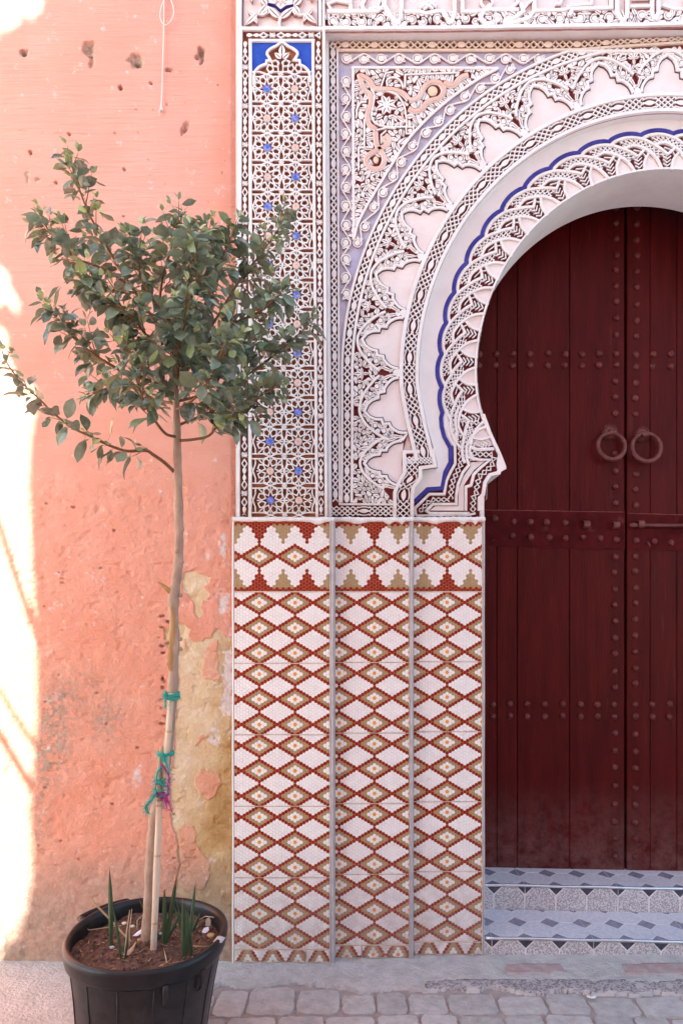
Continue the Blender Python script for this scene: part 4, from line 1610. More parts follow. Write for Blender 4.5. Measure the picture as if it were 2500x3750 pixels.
def ring_pull(par, cx_, cy_, r, px_, py_, tilt):
    c = Vector((X(px_, DD), YD, Z(py_, DD)))
    rp = .041
    V, Fc = dome(rp * .80, .022, 20, 6)
    V = [(c.x + a, c.y + b, c.z + d) for a, b, d in V]
    parts = [(V, Fc)]
    for k in range(22):
        a = 2 * math.pi * k / 22
        p0 = c + Vector((math.cos(a) * rp * .74, -.004, math.sin(a) * rp * .74))
        p1 = c + Vector((math.cos(a) * rp * 1.02, -.004, math.sin(a) * rp * 1.02))
        parts.append(tube([p0, p1], [.0028, .0036], 6))
    V, Fc = merge(parts)
    plate = mesh_obj('knocker_plate', V, Fc, [IRON], parent=par, smooth=True)
    # staple loop
    w = .016
    V, Fc = [], []
    for i in range(9):
        a = -math.pi * .5 + math.pi * 1.1 * i / 8
        y, z = -.020 - .020 * math.cos(a), .016 * math.sin(a)
        for s in (-1, 1):
            V.append((c.x + .006 + s * w, c.y + y, c.z - .006 + z))
        for s in (-1, 1):
            V.append((c.x + .006 + s * w, c.y + y * .75 - .002, c.z - .006 + z * .72))
    for i in range(8):
        o = i * 4
        Fc += [(o, o + 1, o + 5, o + 4), (o + 2, o + 6, o + 7, o + 3), (o, o + 4, o + 6, o + 2), (o + 1, o + 3, o + 7, o + 5)]
    mesh_obj('staple', V, Fc, [IRON], parent=par)
    rc = Vector((X(cx_, DD), YD - .034, Z(cy_, DD)))
    rad = r * DD / F
    pts, rr = [], []
    n = 44
    for i in range(n + 1):
        a = 2 * math.pi * i / n
        z = math.sin(a) * rad
        pts.append(rc + Vector((math.cos(a) * rad, -z * tilt - .006 * 0, z)))
        rr.append(.0098 + .0022 * max(0, -math.sin(a)) + .0008 * math.sin(5 * a))
    V, Fc = tube(pts, rr, 12, cap=False)
    mesh_obj('knocker_ring', V, Fc, [IRON], parent=par, smooth=True)
ring_pull(LL, 2227.5, 1639, 49, 2229, 1584, -.12)
ring_pull(RL, 2354, 1643.5, 52, 2347, 1592, -.12)

# bolt and its sleeves
def sleeve(par, px, py):
    c = Vector((X(px, DD), YD - .016, Z(py, DD)))
    V, Fc = [], []
    n = 16
    for x in (-.0155, .0155):
        for rr in (.021, .0165):
            for k in range(n):
                a = 2 * math.pi * k / n
                V.append((c.x + x, c.y - math.cos(a) * rr, c.z + math.sin(a) * rr * .95))
    for k in range(n):
        q = (k + 1) % n
        Fc += [(k, q, 2 * n + q, 2 * n + k), (n + k, 3 * n + k, 3 * n + q, n + q), (k, n + k, n + q, q), (2 * n + k, 2 * n + q, 3 * n + q, 3 * n + k)]
    mesh_obj('bolt_sleeve', V, Fc, [IRON], parent=par, smooth=False)
sleeve(LL, 2140, 1922); sleeve(LL, 2247, 1924); sleeve(RL, 2338, 1921)
zB = Z(1925, DD)
V, Fc = tube([(X(2296, DD), YD - .022, zB), (X(2299, DD), YD - .022, zB), (X(2312, DD), YD - .022, zB), (X(2322, DD), YD - .022, zB), (X(2326, DD), YD - .022, zB), (X(2345, DD), YD - .022, zB), (X(2640, DD), YD - .022, zB - .004)], [.002, .009, .0128, .010, .0075, .0092, .0092], 14)
mesh_obj('sliding_bolt', V, Fc, [IRON], parent=RL, smooth=True)
V, Fc = tube([(X(2366, DD), YD - .006, Z(1985, DD)), (X(2369, DD), YD - .016, Z(1992, DD)), (X(2373, DD), YD - .018, Z(2000, DD)), (X(2370, DD), YD - .016, Z(2003, DD))], .0028, 8)
mesh_obj('bent_nail', V, Fc, [IRON], parent=RL, smooth=True)

# ================================================================== steps
STONE = mat('speckled_stone_tile', (0.57, 0.54, 0.59), (0.71, 0.68, 0.72), scale=70, detail=3, wear=[((.45, .36, .33), 6, .58, .8, None, .6)], rough=.30, spec=.5, bump=.05, lo=.38, hi=.62)
GRANT = mat('speckled_riser_tile', (0.29, 0.26, 0.28), (0.68, 0.62, 0.63), scale=150, detail=2, rough=.35, spec=.45, bump=.05, lo=.40, hi=.60)
DIAM = mat('dark_diamond_inset', (0.045, 0.04, 0.06), (0.09, 0.08, 0.11), scale=40, rough=.25, spec=.5, bump=.05)
DIAMT = mat('lit_diamond_inset', (0.19, 0.18, 0.25), (0.30, 0.29, 0.36), scale=40, rough=.22, spec=.5, bump=.05)  # tread copy of the dark diamond, reflected light put into its paler colour
JOINT = mat('pale_joint', (0.80, 0.76, 0.76), (0.62, 0.55, 0.55), scale=20, rough=.7, bump=.2)
ALU = mat('aluminium_nosing', (0.78, 0.77, 0.78), (0.62, 0.60, 0.62), scale=30, rough=.22, spec=.6, metal=.85, bump=.05, stretch=(1, 20, 20))
PT = .145
def octs(x0, x1, y0, y1, xo, yo, horiz, h):
    """octagon-and-dot pattern; horizontal (x,y) or vertical (x,z)"""
    V, Fc, Mi = [], [], []
    c = .047
    def put(poly, m, hh, g):
        poly = clip_rect(poly, x0, x1, y0, y1)
        if len(poly) < 3: return
        mx, my = sum(p[0] for p in poly) / len(poly), sum(p[1] for p in poly) / len(poly)
        b, n = len(V), len(poly)
        V.extend([(p[0], p[1], 0) for p in poly])
        V.extend([(mx + (p[0] - mx) * g, my + (p[1] - my) * g, hh) for p in poly])
        for q in range(n):
            Fc.append((b + q, b + (q + 1) % n, b + n + (q + 1) % n, b + n + q)); Mi.append(m)
        Fc.append(tuple(range(b + n, b + 2 * n))); Mi.append(m)
    for i in range(int((x0 - xo) / PT) - 2, int((x1 - xo) / PT) + 2):
        for j in range(int((y0 - yo) / PT) - 2, int((y1 - yo) / PT) + 2):
            a, b = xo + i * PT, yo + j * PT
            q = PT / 2 - .0030
            k = c + .001
            if horiz:
                put([(a + p * q, b + r * (PT / 2 - k)) if s else (a + p * (PT / 2 - k), b + r * q) for p, r, s in ((1, -1, 1), (1, 1, 1), (1, 1, 0), (-1, 1, 0), (-1, 1, 1), (-1, -1, 1), (-1, -1, 0), (1, -1, 0))], 0, h, .985)
            elif abs(b - yo) < .01:
                put([(a + q, b - .2), (a + q, b + PT / 2 - k), (a + PT / 2 - k, b + q), (a - PT / 2 + k, b + q), (a - q, b + PT / 2 - k), (a - q, b - .2)], 0, h, .985)
            a, b = a + PT / 2, b + PT / 2
            d = c - .0035
            if horiz or abs(b - PT / 2 - yo) < .01:
                put([(a + d, b), (a, b + d), (a - d, b), (a, b - d)], 1, h, .96)
    return V, Fc, Mi

def step(label, Dn, Db, z0, z1, zface, xoff):
    y0, y1 = Dn - D1, Db - D1
    x0, x1 = X(1773, D3) - .05, 2.21
    t = thing('door_step', (x0 + .05, y0, z0), label, 'step', 'tiled steps at the door')
    v, f = box(x0, x1, y0 + .006, y1, z0 - .08, z1 - .004)
    mesh_obj('core', v, f, [JOINT], parent=t)
    # treads and risers, one object per tile of three octagons
    w = PT * 3
    xs = [x0] + [xoff + k * w for k in range(-2, 8) if x0 + .01 < xoff + k * w < x1 - .01] + [x1]
    for a, b in zip(xs[:-1], xs[1:]):
        tone = 0
        V, Fc, Mi = octs(a + .0015, b - .0015, y0 + .006, y1 - .001, xoff + PT / 2, y0 + .002 + PT / 2, True, .0009)
        V = [(x, y, z1 - .0015 + h) for x, y, h in V]
        bv, bf = box(a + .0009, b - .0009, y0 + .006, y1 - .0006, z1 - .0039, z1 - .0015)
        o = mesh_obj('tread_tile', bv, bf, [JOINT], parent=t)
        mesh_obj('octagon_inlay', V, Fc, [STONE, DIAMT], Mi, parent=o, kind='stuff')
        V, Fc, Mi = octs(a + .0015, b - .0015, z0 - .03, z1 - .012, xoff + PT / 2, z1 - .002 - PT / 2, False, .0009)
        V = [(x, y0 + .0038 - h, z) for x, z, h in V]
        bv, bf = box(a + .0009, b - .0009, y0 + .0038, y0 + .006, z0 - .03, z1 - .012)
        o = mesh_obj('riser_tile', bv, bf, [JOINT], parent=t)
        mesh_obj('octagon_inlay', V, Fc, [GRANT, DIAM], Mi, parent=o, kind='stuff')
    pts = [(x, y0 + .003, z1 - .0045 + .0012 * math.sin(x * 17)) for x in np.linspace(x0 + .054, x1, 40)]
    V, Fc = tube(pts, .0068, 10)
    mesh_obj('metal_nosing', V, Fc, [ALU], parent=t, smooth=True)
    t.rotation_euler = (0, math.radians(1.15), 0)
    return t
step('lower tiled step with a metal nosing, resting on the pavement', 2.922, 3.19, .0, .0775, 0, X(1798, 2.922) + .002)
step('upper tiled step with a metal nosing, right under the door', 3.189, 3.42, .0775, .193, 0, X(1917, 3.19) + .004)
# ================================================================== orange wall
def wall_material():
    m = bpy.data.materials.new('peeling_salmon_plaster')
    m.use_nodes = True
    n, l = m.node_tree.nodes, m.node_tree.links
    b = n['Principled BSDF']
    b.inputs['Roughness'].default_value = .9
    b.inputs['Specular IOR Level'].default_value = .15
    geo = n.new('ShaderNodeNewGeometry')
    def noise(scale, detail=6, rough=.6, vec=None):
        t = n.new('ShaderNodeTexNoise')
        t.inputs['Scale'].default_value = scale
        t.inputs['Detail'].default_value = detail
        t.inputs['Roughness'].default_value = rough
        l.new(vec or geo.outputs['Position'], t.inputs['Vector'])
        return t.outputs['Fac']
    def ramp(fac, stops):
        r = n.new('ShaderNodeValToRGB')
        e = r.color_ramp.elements
        while len(e) < len(stops): e.new(.5)
        for k, (p, c) in enumerate(stops):
            e[k].position = p
            e[k].color = (*c, 1)
        l.new(fac, r.inputs['Fac'])
        return r.outputs['Color']
    def mix(fac, a, c):
        x = n.new('ShaderNodeMix')
        x.data_type = 'RGBA'
        l.new(fac, x.inputs['Factor'])
        l.new(a, x.inputs['A'])
        l.new(c, x.inputs['B'])
        return x.outputs['Result']
    def attr(name):
        a = n.new('ShaderNodeAttribute')
        a.attribute_name = name
        return a.outputs['Fac']
    def math_(op, a, c):
        x = n.new('ShaderNodeMath')
        x.operation = op
        for s, v in ((0, a), (1, c)):
            if isinstance(v, (int, float)): x.inputs[s].default_value = v
            else: l.new(v, x.inputs[s])
        x.use_clamp = op != 'MULTIPLY_ADD'
        return x.outputs[0]
    pinkp = ramp(noise(3.0), [(.3, (.72, .345, .275)), (.7, (.75, .40, .335))])
    orange = ramp(noise(7.0), [(.3, (.70, .285, .19)), (.72, (.745, .365, .27))])
    col = mix(attr('warm'), pinkp, orange)
    ochre = mix(attr('tint'), ramp(noise(9.0, 8, .65), [(.3, (.62, .43, .24)), (.5, (.70, .53, .35)), (.7, (.76, .65, .51))]), ramp(noise(7.0, 8, .65), [(.3, (.38, .20, .07)), (.5, (.53, .33, .145)), (.7, (.65, .47, .27))]))
    col = mix(attr('peel'), col, ochre)
    grey = ramp(noise(40, 4), [(.3, (.24, .20, .16)), (.7, (.42, .35, .29))])
    col = mix(attr('grey'), col, grey)
    chalk = ramp(noise(30, 4), [(.3, (.66, .55, .54)), (.7, (.80, .72, .72))])
    col = mix(attr('chalk'), col, chalk)
    raw = ramp(noise(60, 4), [(.3, (.34, .26, .21)), (.7, (.70, .60, .52))])
    col = mix(attr('raw'), col, raw)
    l.new(col, b.inputs['Base Color'])
    h1 = noise(130, 10, .72)
    mp = n.new('ShaderNodeMapping')
    mp.inputs['Scale'].default_value = (3.0, 3.0, 45.0)
    mp.inputs['Rotation'].default_value = (0, .05, 0)
    l.new(geo.outputs['Position'], mp.inputs['Vector'])
    h2 = noise(1.0, 6, .65, mp.outputs['Vector'])
    hs = n.new('ShaderNodeMix')
    hs.data_type = 'FLOAT'
    l.new(attr('warm'), hs.inputs['Factor'])
    l.new(h2, hs.inputs['A'])
    l.new(h1, hs.inputs['B'])
    bp = n.new('ShaderNodeBump')
    bp.inputs['Strength'].default_value = 1.0
    bp.inputs['Distance'].default_value = .007
    l.new(hs.outputs['Result'], bp.inputs['Height'])
    l.new(bp.outputs['Normal'], b.inputs['Normal'])
    return m
WALLM = wall_material()

z5 = lambda p: zoomed(p, 0, 1900, 1.742)
z6 = lambda p: zoomed(p, 0, 2850, 1.742)
PEEL = [z5([(1180, 345), (1215, 335), (1300, 350), (1335, 370), (1330, 410), (1295, 440), (1340, 480), (1325, 520), (1290, 515), (1275, 560), (1290, 610), (1265, 645), (1240, 600), (1225, 540), (1195, 480), (1160, 465), (1165, 400)]),
        z5([(1048, 700), (1060, 690), (1100, 700), (1150, 662), (1180, 680), (1218, 706), (1205, 760), (1230, 780), (1290, 785), (1310, 765), (1350, 770), (1370, 710), (1395, 700), (1420, 740), (1475, 760), (1490, 1100), (1490, 1800), (1100, 1800), (1105, 1500), (1120, 1250), (1140, 1000), (1100, 850), (1060, 800)]),
        z6([(1080, -60), (1095, 280), (1130, 420), (1140, 560), (1120, 700), (1130, 860), (1500, 860), (1500, -60)])]
ISLE = [z5([(1300, 850), (1335, 800), (1385, 775), (1395, 900), (1388, 960), (1408, 1000), (1395, 1030), (1310, 1015), (1290, 1000)]),
        z5([(1240, 1445), (1260, 1390), (1285, 1368), (1330, 1375), (1318, 1392), (1285, 1400), (1270, 1440), (1245, 1452)]),
        z5([(1165, 770), (1180, 765), (1192, 820), (1180, 838), (1165, 810)]),
        z5([(1240, 1650), (1275, 1605), (1340, 1610), (1395, 1630), (1412, 1680), (1390, 1710), (1380, 1760), (1330, 1790), (1280, 1760), (1245, 1700)]),
        z6([(1135, 330), (1175, 290), (1225, 300), (1250, 350), (1245, 420), (1300, 500), (1340, 530), (1345, 620), (1300, 700), (1180, 720), (1140, 640), (1150, 500)])]
# (x, y, rx, ry, depth, raw rim)
HOLES = [(86, 190, 11, 10, .030, .7), (88, 193, 20, 16, .007, 1), (326, 178, 26, 34, .016, 1), (330, 200, 12, 12, .030, 1), (336, 225, 9, 26, .006, .5), (499, 224, 32, 30, .016, 1), (500, 226, 8, 8, .045, 1), (476, 221, 18, 8, .006, 1),
         (735, 188, 15, 26, .020, 1), (738, 222, 9, 22, .014, 1), (722, 210, 10, 10, .020, 1), (617, 258, 19, 10, .009, 1), (614, 256, 7, 6, .03, 1), (441, 321, 9, 12, .030, .5), (554, 305, 5, 5, .02, .4), (255, 490, 5, 5, .02, .4), (113, 560, 5, 7, .02, .5),
         (683, 462, 13, 16, .009, .6), (668, 485, 12, 13, .012, .1), (676, 474, 12, 13, .010, .3), (138, 660, 14, 10, .004, .8), (103, 637, 7, 18, .003, .8), (456, 620, 5, 5, .01, .6), (205, 668, 5, 5, .01, .6), (104, 655, 5, 20, .003, .7)]
rngh = random.Random(11)
for k in range(34):
    HOLES.append((rngh.uniform(120, 640), rngh.uniform(1760, 3150), rngh.uniform(2.5, 7), rngh.uniform(2, 5), rngh.uniform(.003, .010), rngh.uniform(0, .3)))
for k in range(30):
    HOLES.append((rngh.uniform(40, 840), rngh.uniform(250, 1000), rngh.uniform(2, 4), rngh.uniform(1.5, 3), rngh.uniform(.002, .006), rngh.uniform(0, .3)))
for k in range(26):
    HOLES.append((605 + rngh.gauss(0, 14), rngh.uniform(2250, 2700), rngh.uniform(3, 8), rngh.uniform(3, 6), rngh.uniform(.004, .012), .2))

paint = thing('painted_wall', pw(430, 3520, DW), 'salmon orange plastered wall with drilled holes and peeling ochre patches', 'wall')
gx = np.concatenate([np.linspace(-2100, -40, 40)[:-1], np.arange(-40, 600, 4.0), np.arange(600, 871, 2.5)])
gy = np.concatenate([np.linspace(-1500, -60, 26)[:-1], np.arange(-60, 2000, 4.0), np.arange(2000, 3250, 2.8), np.arange(3250, 3560, 4.0)])
PX, PY = np.meshgrid(gx, gy)
wx, wy = PX / 874.0, PY / 874.0
rough = np.clip((PY - 1680 + 160 * (vnoise(wx * 5, wy * 5) - .5)) / 140, 0, 1)
h = .010 * (vnoise(wx * 2.2, wy * 2.2, 3) - .5)
h += rough * (.0095 * (vnoise(wx * 28, wy * 28, 5, .66) - .5) - .006 * np.clip(vnoise(wx * 22 + 9, wy * 30, 4) - .60, 0, 1) * 4)
h += (1 - rough) * (.0036 * (vnoise(wx * 5, wy * 40 + wx * 2, 4, .6) - .5))
for yy, x0, x1, dd in ((480, 70, 330, .004), (575, 60, 240, .002), (130, 60, 330, .002), (680, 180, 330, .0025), (760, 160, 420, .002), (850, 110, 360, .0025), (905, 60, 300, .002), (950, 120, 520, .002), (1035, 50, 200, .002), (1110, 30, 330, .003), (1165, 0, 260, .003), (940, 30, 160, .002)):
    yl = yy + (PX - x0) * .055 + 2 * (vnoise(wx * 30, PX * 0 + yy) - .5)
    h -= dd * np.exp(-((PY - yl) / 2.6) ** 2) * ((PX > x0) & (PX < x1)) * (vnoise(wx * 40, PX * 0 + yy, 2) > .42)
h += .004 * np.exp(-((PX - 800) / 60) ** 2) - .006 * np.clip((PX - 845) / 20, 0, 1)
raw = np.zeros_like(h)
jx = 26 * (vnoise(wx * 40, wy * 40, 4, .7) - .5)
jy = 26 * (vnoise(wx * 40 + 40, wy * 40, 4, .7) - .5)
for x, y, rx, ry, d, rw in HOLES:
    rx, ry = rx * (.72 if rx > 8 else 1), ry * (.74 if ry > 8 else 1)
    sel = (np.abs(PX - x) < rx * 2.6 + 8) & (np.abs(PY - y) < ry * 2.6 + 8)
    k = .9 if max(rx, ry) > 9 else .25
    q = np.sqrt(((PX[sel] - x + jx[sel] * k) / rx) ** 2 + ((PY[sel] - y + jy[sel] * k) / ry) ** 2)
    t = np.clip(1.25 - q, 0, 1)
    h[sel] -= 1.6 * d * np.clip(t * 2.2, 0, 1)
    raw[sel] = np.maximum(raw[sel], rw * np.clip((1.18 - q) * 6, 0, 1))
ex = PX + 16 * (vnoise(wx * 26, wy * 26, 4) - .5)
ey = PY + 16 * (vnoise(wx * 26 + 70, wy * 26, 4) - .5)
peel = np.zeros_like(h)
for q in PEEL: peel = np.maximum(peel, inside(ex, ey, q))
for q in ISLE: peel *= 1 - .75 * inside(ex, ey, q)
peel *= np.clip(.55 + 1.1 * vnoise(wx * 9, wy * 7, 4), 0, 1)
h -= .0045 * peel
low = np.clip((PY - 3080 - 120 * (vnoise(wx * 6, wy * 6) - .5)) / 260, 0, 1)
grey = np.clip(low * .95, 0, 1) * (.55 + .5 * vnoise(wx * 14, wy * 14))
def blob(x, y, rx, ry): return np.exp(-((PX - x) / rx) ** 2 - ((PY - y) / ry) ** 2)
mott = np.clip((vnoise(wx * 75, wy * 75, 5, .75) - .38) * 5, 0, 1)
grey = np.maximum(grey, mott * np.clip(1.15 * blob(205, 2690, 60, 150) + .8 * blob(150, 2800, 40, 90) + .75 * blob(390, 2640, 70, 90) + .5 * blob(250, 2560, 90, 50) + .6 * blob(140, 3020, 50, 120) + .35 * blob(320, 2480, 90, 40), 0, .85))
grey = np.maximum(grey, .65 * mott * np.clip(blob(805, 2240, 6, 90) + .8 * blob(815, 2480, 7, 90), 0, 1))
chalk = np.clip(3.2 * (vnoise(wx * 30, wy * 30, 5, .7) - .5) * 1.7 + 2.4 * np.clip(blob(835, 2500, 26, 170) + .9 * blob(790, 2700, 24, 70) + blob(820, 2210, 22, 60) * .8 + .9 * blob(505, 2850, 26, 32) + .8 * blob(818, 2010, 16, 60) + .5 * blob(690, 2900, 30, 20), 0, 1) - 1.1, 0, 1)
chalk = np.maximum(chalk, .8 * blob(762, 2035, 7, 14))
warm = np.clip((PY - 900) / 1500 + .35 * (vnoise(wx * 3, wy * 3) - .5), 0, 1)
warm = np.maximum(warm, .55 * np.clip((PX - 740) / 90, 0, 1))
tint = np.clip((PX - 690) / 120 * .8 + (PY - 2700) / 700 + 1.1 * (vnoise(wx * 6, wy * 3) - .5), 0, 1)
xs_ = (PX - CX) * DW / F
zs_ = np.maximum(EYE + (HOR - PY) * DW / F, -.06)
V = np.stack([xs_.ravel(), (DW - D1 - h).ravel(), zs_.ravel()], 1)
ny, nx = PX.shape
ii = np.arange(ny * nx).reshape(ny, nx)
Q = np.stack([ii[:-1, :-1], ii[1:, :-1], ii[1:, 1:], ii[:-1, 1:]], -1).reshape(-1, 4)
me = bpy.data.meshes.new('plaster_face')
me.from_pydata(V.tolist(), [], Q.tolist())
me.materials.append(WALLM)
me.polygons.foreach_set('use_smooth', [True] * len(me.polygons))
for nme, arr in (('peel', peel), ('grey', grey), ('chalk', chalk), ('warm', warm), ('raw', raw), ('tint', tint)):
    a = me.attributes.new(nme, 'FLOAT', 'POINT')
    a.data.foreach_set('value', np.clip(arr, 0, 1).ravel().astype(np.float32))
o = bpy.data.objects.new('plaster_face', me)
C.objects.link(o)
attach(o, paint)
wall_piece('masonry', -4.0, X(866, DW), .062, .60, -.2, 5.8, PINK, paint)

# ================================================================== ground
PAVE = mat('worn_concrete', (0.45, 0.40, 0.37), (0.60, 0.545, 0.51), scale=14, detail=8, rough=.85, spec=.25, bump=1.0, bscale=70, bdist=.008, wear=[((.25, .19, .175), 12, .60, .8, None, .7), ((.62, .56, .53), 50, .64, .76, None, .6)])
SETT = mat('worn_grey_sett', (0.39, 0.35, 0.33), (0.54, 0.495, 0.47), scale=22, detail=8, rough=.72, spec=.3, bump=.9, bscale=90, bdist=.005, vary=.14, wear=[((.55, .48, .44), 40, .60, .75, None, .6), ((.20, .16, .155), 16, .60, .8, None, .6)])
MORT = mat('dusty_joint_sand', (0.33, 0.255, 0.23), (0.44, 0.36, 0.33), scale=40, rough=.95, bump=.9, bscale=160, bdist=.004)
TERR = mat('exposed_aggregate', (0.16, 0.135, 0.14), (0.47, 0.40, 0.39), scale=120, detail=2, rough=.8, bump=.9, bscale=150, bdist=.004, lo=.36, hi=.55)
REDT = mat('faded_red_paving', (0.42, 0.265, 0.245), (0.46, 0.385, 0.365), scale=22, rough=.8, bump=.5, lo=.4, hi=.65)

v, f = [], []
nx_, ny_ = 2, 2
v = [(-45, -45, -.011), (45, -45, -.011), (45, .55, -.011), (-45, .55, -.011)]
gr = mesh_obj('ground', v, [(0, 1, 2, 3)], [MORT], origin=(0, 0, -.011))
props(gr, 'dusty alley ground', None, None, 'structure')

def height_sheet(name, poly, z0, amp, m, step=.010, scale=24, skirt=.03):
    """pavement patch with a broken outline: a fine sheet plus skirt"""
    poly = np.asarray(poly)
    lo, hi = poly.min(0), poly.max(0)
    xs, ys = np.arange(lo[0], hi[0] + step, step), np.arange(lo[1], hi[1] + step, step)
    Xg, Yg = np.meshgrid(xs, ys)
    ins = inside(Xg, Yg, poly)
    zz = z0 + amp * (vnoise(Xg * scale + 7, Yg * scale + 3, 5, .6) - .5) * 2
    zz = np.where(ins, zz, z0 - skirt)
    n1, n2 = Xg.shape
    ii = np.arange(n1 * n2).reshape(n1, n2)
    any_ = ins[:-1, :-1] | ins[1:, :-1] | ins[1:, 1:] | ins[:-1, 1:]
    Q = np.stack([ii[:-1, :-1], ii[:-1, 1:], ii[1:, 1:], ii[1:, :-1]], -1)[any_]
    used = np.unique(Q)
    rm = -np.ones(n1 * n2, int)
    rm[used] = np.arange(len(used))
    V = np.stack([Xg.ravel(), Yg.ravel(), zz.ravel()], 1)[used]
    return mesh_obj(name, V.tolist(), rm[Q].tolist(), [m], smooth=True, parent=None)
gp = lambda x, y, z=0.0: ((x - CX) * (EYE - z) / (y - HOR), (EYE - z) * F / (y - HOR) - D1)
edge = [gp(x, y) for x, y in ((560, 3655), (700, 3640), (820, 3600), (860, 3610), (940, 3612), (1010, 3600), (1080, 3590), (1130, 3605), (1200, 3612), (1260, 3618), (1330, 3640), (1372, 3626), (1480, 3618), (1560, 3628), (1640, 3618), (1700, 3622), (1760, 3628),
                                     (1790, 3612), (1850, 3622), (1900, 3634), (1960, 3640), (2030, 3628), (2100, 3626), (2170, 3640), (2240, 3640), (2330, 3646), (2410, 3634), (2500, 3648), (2600, 3640), (2900, 3640), (3300, 3640))]
edge[0] = (-1.0, edge[0][1] - .05)
eg = []
for a, b in zip(edge[:-1], edge[1:]):
    for t in np.linspace(0, 1, 6)[:-1]:
        eg.append((a[0] + (b[0] - a[0]) * t + random.uniform(-.004, .004), a[1] + (b[1] - a[1]) * t + random.uniform(-.006, .006)))
eg.append(edge[-1])
apron = height_sheet('pavement', eg + [(2.3, .10), (-1.0, .10)], .0015, .0075, PAVE)
props(apron, 'broken concrete strip at the foot of the doorway', None, None, 'structure')
a2 = [(x, y + .0) for x, y in eg if x > .30]
agg = height_sheet('aggregate_strip', [(x, y + .002) for x, y in a2] + [(2.3, -.125), (1.2, -.128), (.6, -.12), (.34, -.13)], .0035, .004, TERR, step=.012, scale=40)
attach(agg, apron)
for k, (x0, x1, y0, y1) in enumerate(((.66, .92, -.085, -.012), (1.14, 1.50, -.088, -.008), (1.52, 1.9, -.09, -.01))):
    pl = [(x0 + random.uniform(-.01, .01), y0), (x0 + .4 * (x1 - x0), y0 - .008), (x1, y0 + .006), (x1 - .01, y1), (x0 + .5 * (x1 - x0), y1 + .004), (x0 + .02, y1 - .005)]
    s_ = height_sheet('worn_red_tile', pl, .0055, .0028, REDT, step=.008, scale=50)
    attach(s_, apron)
left = height_sheet('concrete_ground', [(-4.5, -4.0), (-.98, -4.0), (-.95, -.9), (-.62, -.62), (-.55, -.40), (-.60, -.29), (-.62, .10), (-4.5, .10)], -.001, .006, PAVE, step=.022, scale=9)
props(left, 'rough concrete ground beside the orange wall', None, None, 'structure')

# setts
def sett_mesh(seed, w, d):
    rng = random.Random(seed)
    n = 20
    ring = []
    for k in range(n):
        a = 2 * math.pi * k / n + .1
        c, s = math.cos(a), math.sin(a)
        q = 1 / max(abs(c) ** 9 + abs(s) ** 9, 1e-6) ** (1 / 9)
        ring.append((c * q * w / 2 * rng.uniform(.94, 1.03), s * q * d / 2 * rng.uniform(.94, 1.03)))
    v = [(x * 1.0, y * 1.0, -.03) for x, y in ring]
    v += [(x, y, -.010 + rng.uniform(-.001, .001)) for x, y in ring]
    v += [(x * .97, y * .97, -.0006 + rng.uniform(-.0015, .0012)) for x, y in ring]
    v += [(x * .6, y * .6, .0002 + rng.uniform(-.0010, .0010)) for x, y in ring]
    v.append((0, 0, .0002))
    f = []
    for r in range(3):
        for k in range(n):
            f.append((r * n + k, r * n + (k + 1) % n, (r + 1) * n + (k + 1) % n, (r + 1) * n + k))
    for k in range(n):
        f.append((3 * n + k, 3 * n + (k + 1) % n, 4 * n))
    me = bpy.data.meshes.new('cobble')
    me.from_pydata(v, [], f)
    me.materials.append(SETT)
    return me
SMS = [sett_mesh(k, 1.0, 1.0) for k in range(8)]
rngs = random.Random(4)
eg_np = np.array(eg)
row_y = -.262
nset = 0
for r in range(10):
    d = rngs.uniform(.098, .118)
    x = -.62 - rngs.random() * .1
    while x < 1.95 and nset < 290:
        w = rngs.uniform(.12, .19)
        cx_, cy_ = x + w / 2, row_y - d / 2 + rngs.uniform(-.006, .006) + .018 * math.sin(x * 1.7 + 1) + (.0 if r else 0)
        lim = np.interp(cx_, eg_np[:, 0], eg_np[:, 1])
        dd = d
        top = cy_ + d / 2
        if r == 0:
            dd = (lim - .014) - (cy_ - d / 2)
            cy_ = (lim - .014) - dd / 2
        if dd > .03 and not (cx_ < -.45 and cy_ > -.6 and r > 5):
            o = bpy.data.objects.new('cobble', rngs.choice(SMS))
            C.objects.link(o)
            o.scale = (w - .007, dd - .006, 1)
            o.rotation_euler = (rngs.uniform(-.02, .02), rngs.uniform(-.02, .02), rngs.uniform(-.05, .05))
            o.location = (cx_, cy_, -.003 + rngs.uniform(-.003, .002))
            attach(o, gr)
            nset += 1
        x += w
    row_y -= d

# white shard on the cobbles
SHELL = mat('white_shard', (0.80, 0.79, 0.78), None, rough=.4, bump=.1)
c = gp(2168, 3660)
V, Fc = [], []
for i in range(9):
    a = math.pi * (1.02 + .96 * i / 8)
    for rr, z in ((.018, .004), (.017, .009), (.006, .0075), (.007, .003)):
        V.append((c[0] + rr * math.cos(a) * 1.05, c[1] + rr * math.sin(a) * .9 + .012, z + .001))
for i in range(8):
    for q in range(4):
        Fc.append((i * 4 + q, i * 4 + (q + 1) % 4, (i + 1) * 4 + (q + 1) % 4, (i + 1) * 4 + q))
Fc += [(3, 2, 1, 0), (32, 33, 34, 35)]
props(mesh_obj('shard', V, Fc, [SHELL], smooth=True), 'small white crescent shaped shard lying on the cobbles before the steps', 'litter')

